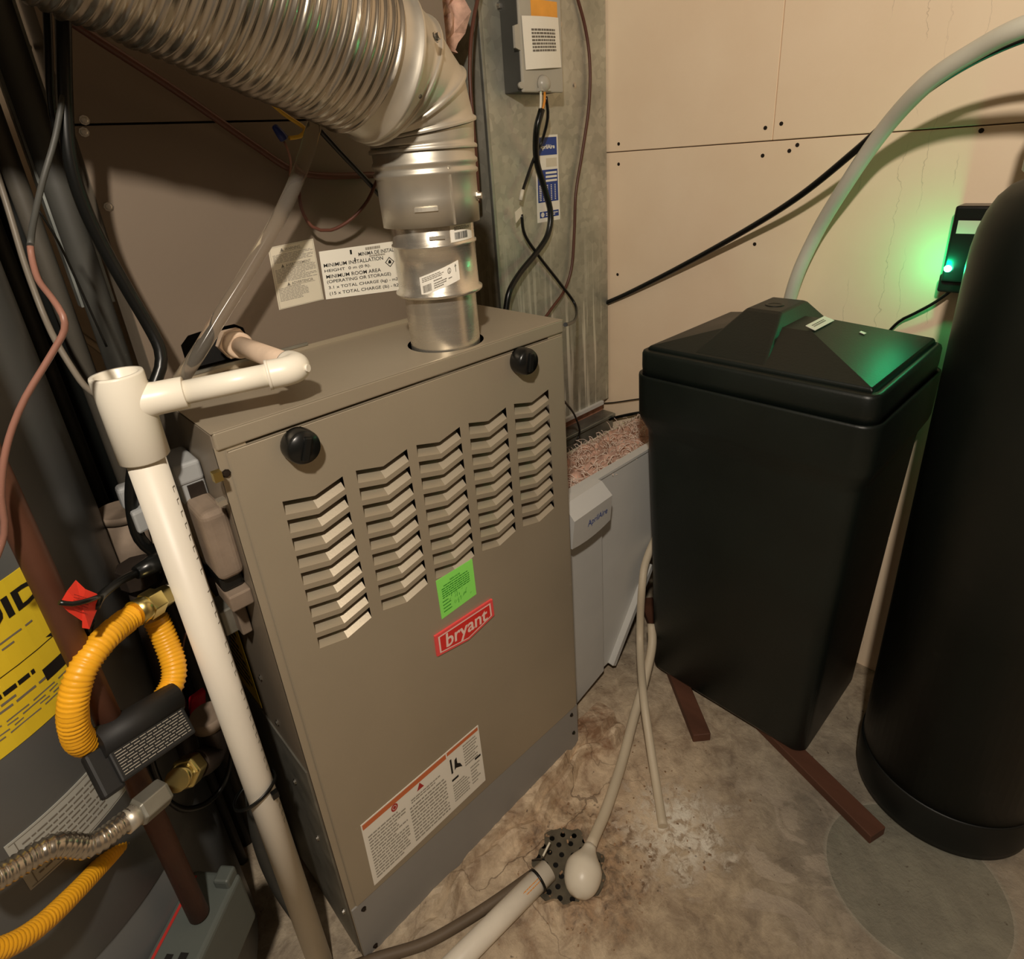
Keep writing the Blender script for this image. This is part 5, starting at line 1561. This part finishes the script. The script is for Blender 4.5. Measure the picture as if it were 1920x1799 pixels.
obj('pin', MB().tube([Hd(285, 1010, .69), Hd(310, 1004, .69)], 0.006, 10), 'tube_beige', jt)
pg = thing('cord_plug', Hd(290, 1060, .66), 'black cord plug pressed against the vertical white pipe', 'plug')
a_, b_ = Hd(255, 1075, .66), Hd(322, 1040, .68)
obj('plug_body', MB().tube([a_, a_.lerp(b_, .4), b_], lambda t: 0.007 + 0.006 * t, 14), 'black_plastic', pg)
obj('plug_cord', MB().tube(spline([a_, Hd(225, 1090, .63), Hd(198, 1110, .60), Hd(184, 1125, .582), Hd(178, 1140, .58)], .006), 0.0042, 10), 'cable_black', pg)
tgp = [Hd(142, 1088, .575), Hd(160, 1105, .575), Hd(182, 1114, .58), Hd(188, 1130, .58), Hd(176, 1158, .575), Hd(168, 1180, .57), Hd(154, 1178, .57), Hd(154, 1165, .57), Hd(128, 1148, .565), Hd(112, 1132, .56), Hd(126, 1108, .565)]
cen = sum(tgp, Vector()) / len(tgp)
tn = (CAM - cen).normalized()
rt_ = thing('red_tag', cen, 'crumpled red warning tag tied to the black cord', 'tag')
mb = MB()
k = len(tgp)
mb.add(tgp + [cen + tn * 0.006] + [p - tn * 0.0012 for p in tgp] + [cen + tn * 0.0048], [(i, (i + 1) % k, k) for i in range(k)] + [(i + k + 1, (i + 1) % k + k + 1, 2 * k + 1) for i in range(k)] + [(i, (i + 1) % k, (i + 1) % k + k + 1, i + k + 1) for i in range(k)])
obj('paper', mb, 'tag_red', rt_)
obj('band', MB().tube(spline([Hd(111, 1130, .56) + tn * .003, Hd(135, 1133, .565) + tn * .008, Hd(160, 1128, .57) + tn * .009, Hd(184, 1120, .58) + tn * .004], .005), 0.0022, 8), 'cable_black', rt_)
tq = quad_map(Hd(136, 1108, .567) + tn * .006, Hd(172, 1118, .577) + tn * .006, Hd(166, 1160, .573) + tn * .006, Hd(132, 1146, .566) + tn * .006, tn)
obj('print', textlines(tq, 0.1, 0.1, 0.9, 0.9, 6, 91, 0.001, fill=0.3), 'ink_red', rt_)
cable('tag_cord', 'black cord hanging below the red tag', 'cord', [Hd(168, 1165, .612), Hd(160, 1200, .615), Hd(152, 1240, .615), Hd(150, 1290, .615), Hd(165, 1325, .615), Hd(200, 1335, .615), Hd(235, 1345, .615)], 0.0046, 'cable_black', 8)
cable('hanging_cable', 'black cord looping around the brass shut-off valve', 'cord', [Hd(425, 1180, .70), Hd(432, 1280, .70), Hd(436, 1360, .70), Hd(434, 1420, .70), Hd(420, 1470, .70), Hd(390, 1505, .69), Hd(350, 1518, .68), Hd(318, 1505, .67), Hd(300, 1470, .665), Hd(285, 1430, .66), Hd(282, 1390, .66)], 0.0036, 'cable_black', 8)
cable('pink_strand', 'thin pale pink wires behind the vertical white pipe', 'wire', [Hd(362, 1170, .70), Hd(348, 1190, .70), Hd(342, 1225, .70), Hd(340, 1260, .70)], 0.0012, 'cable_pink', 6)
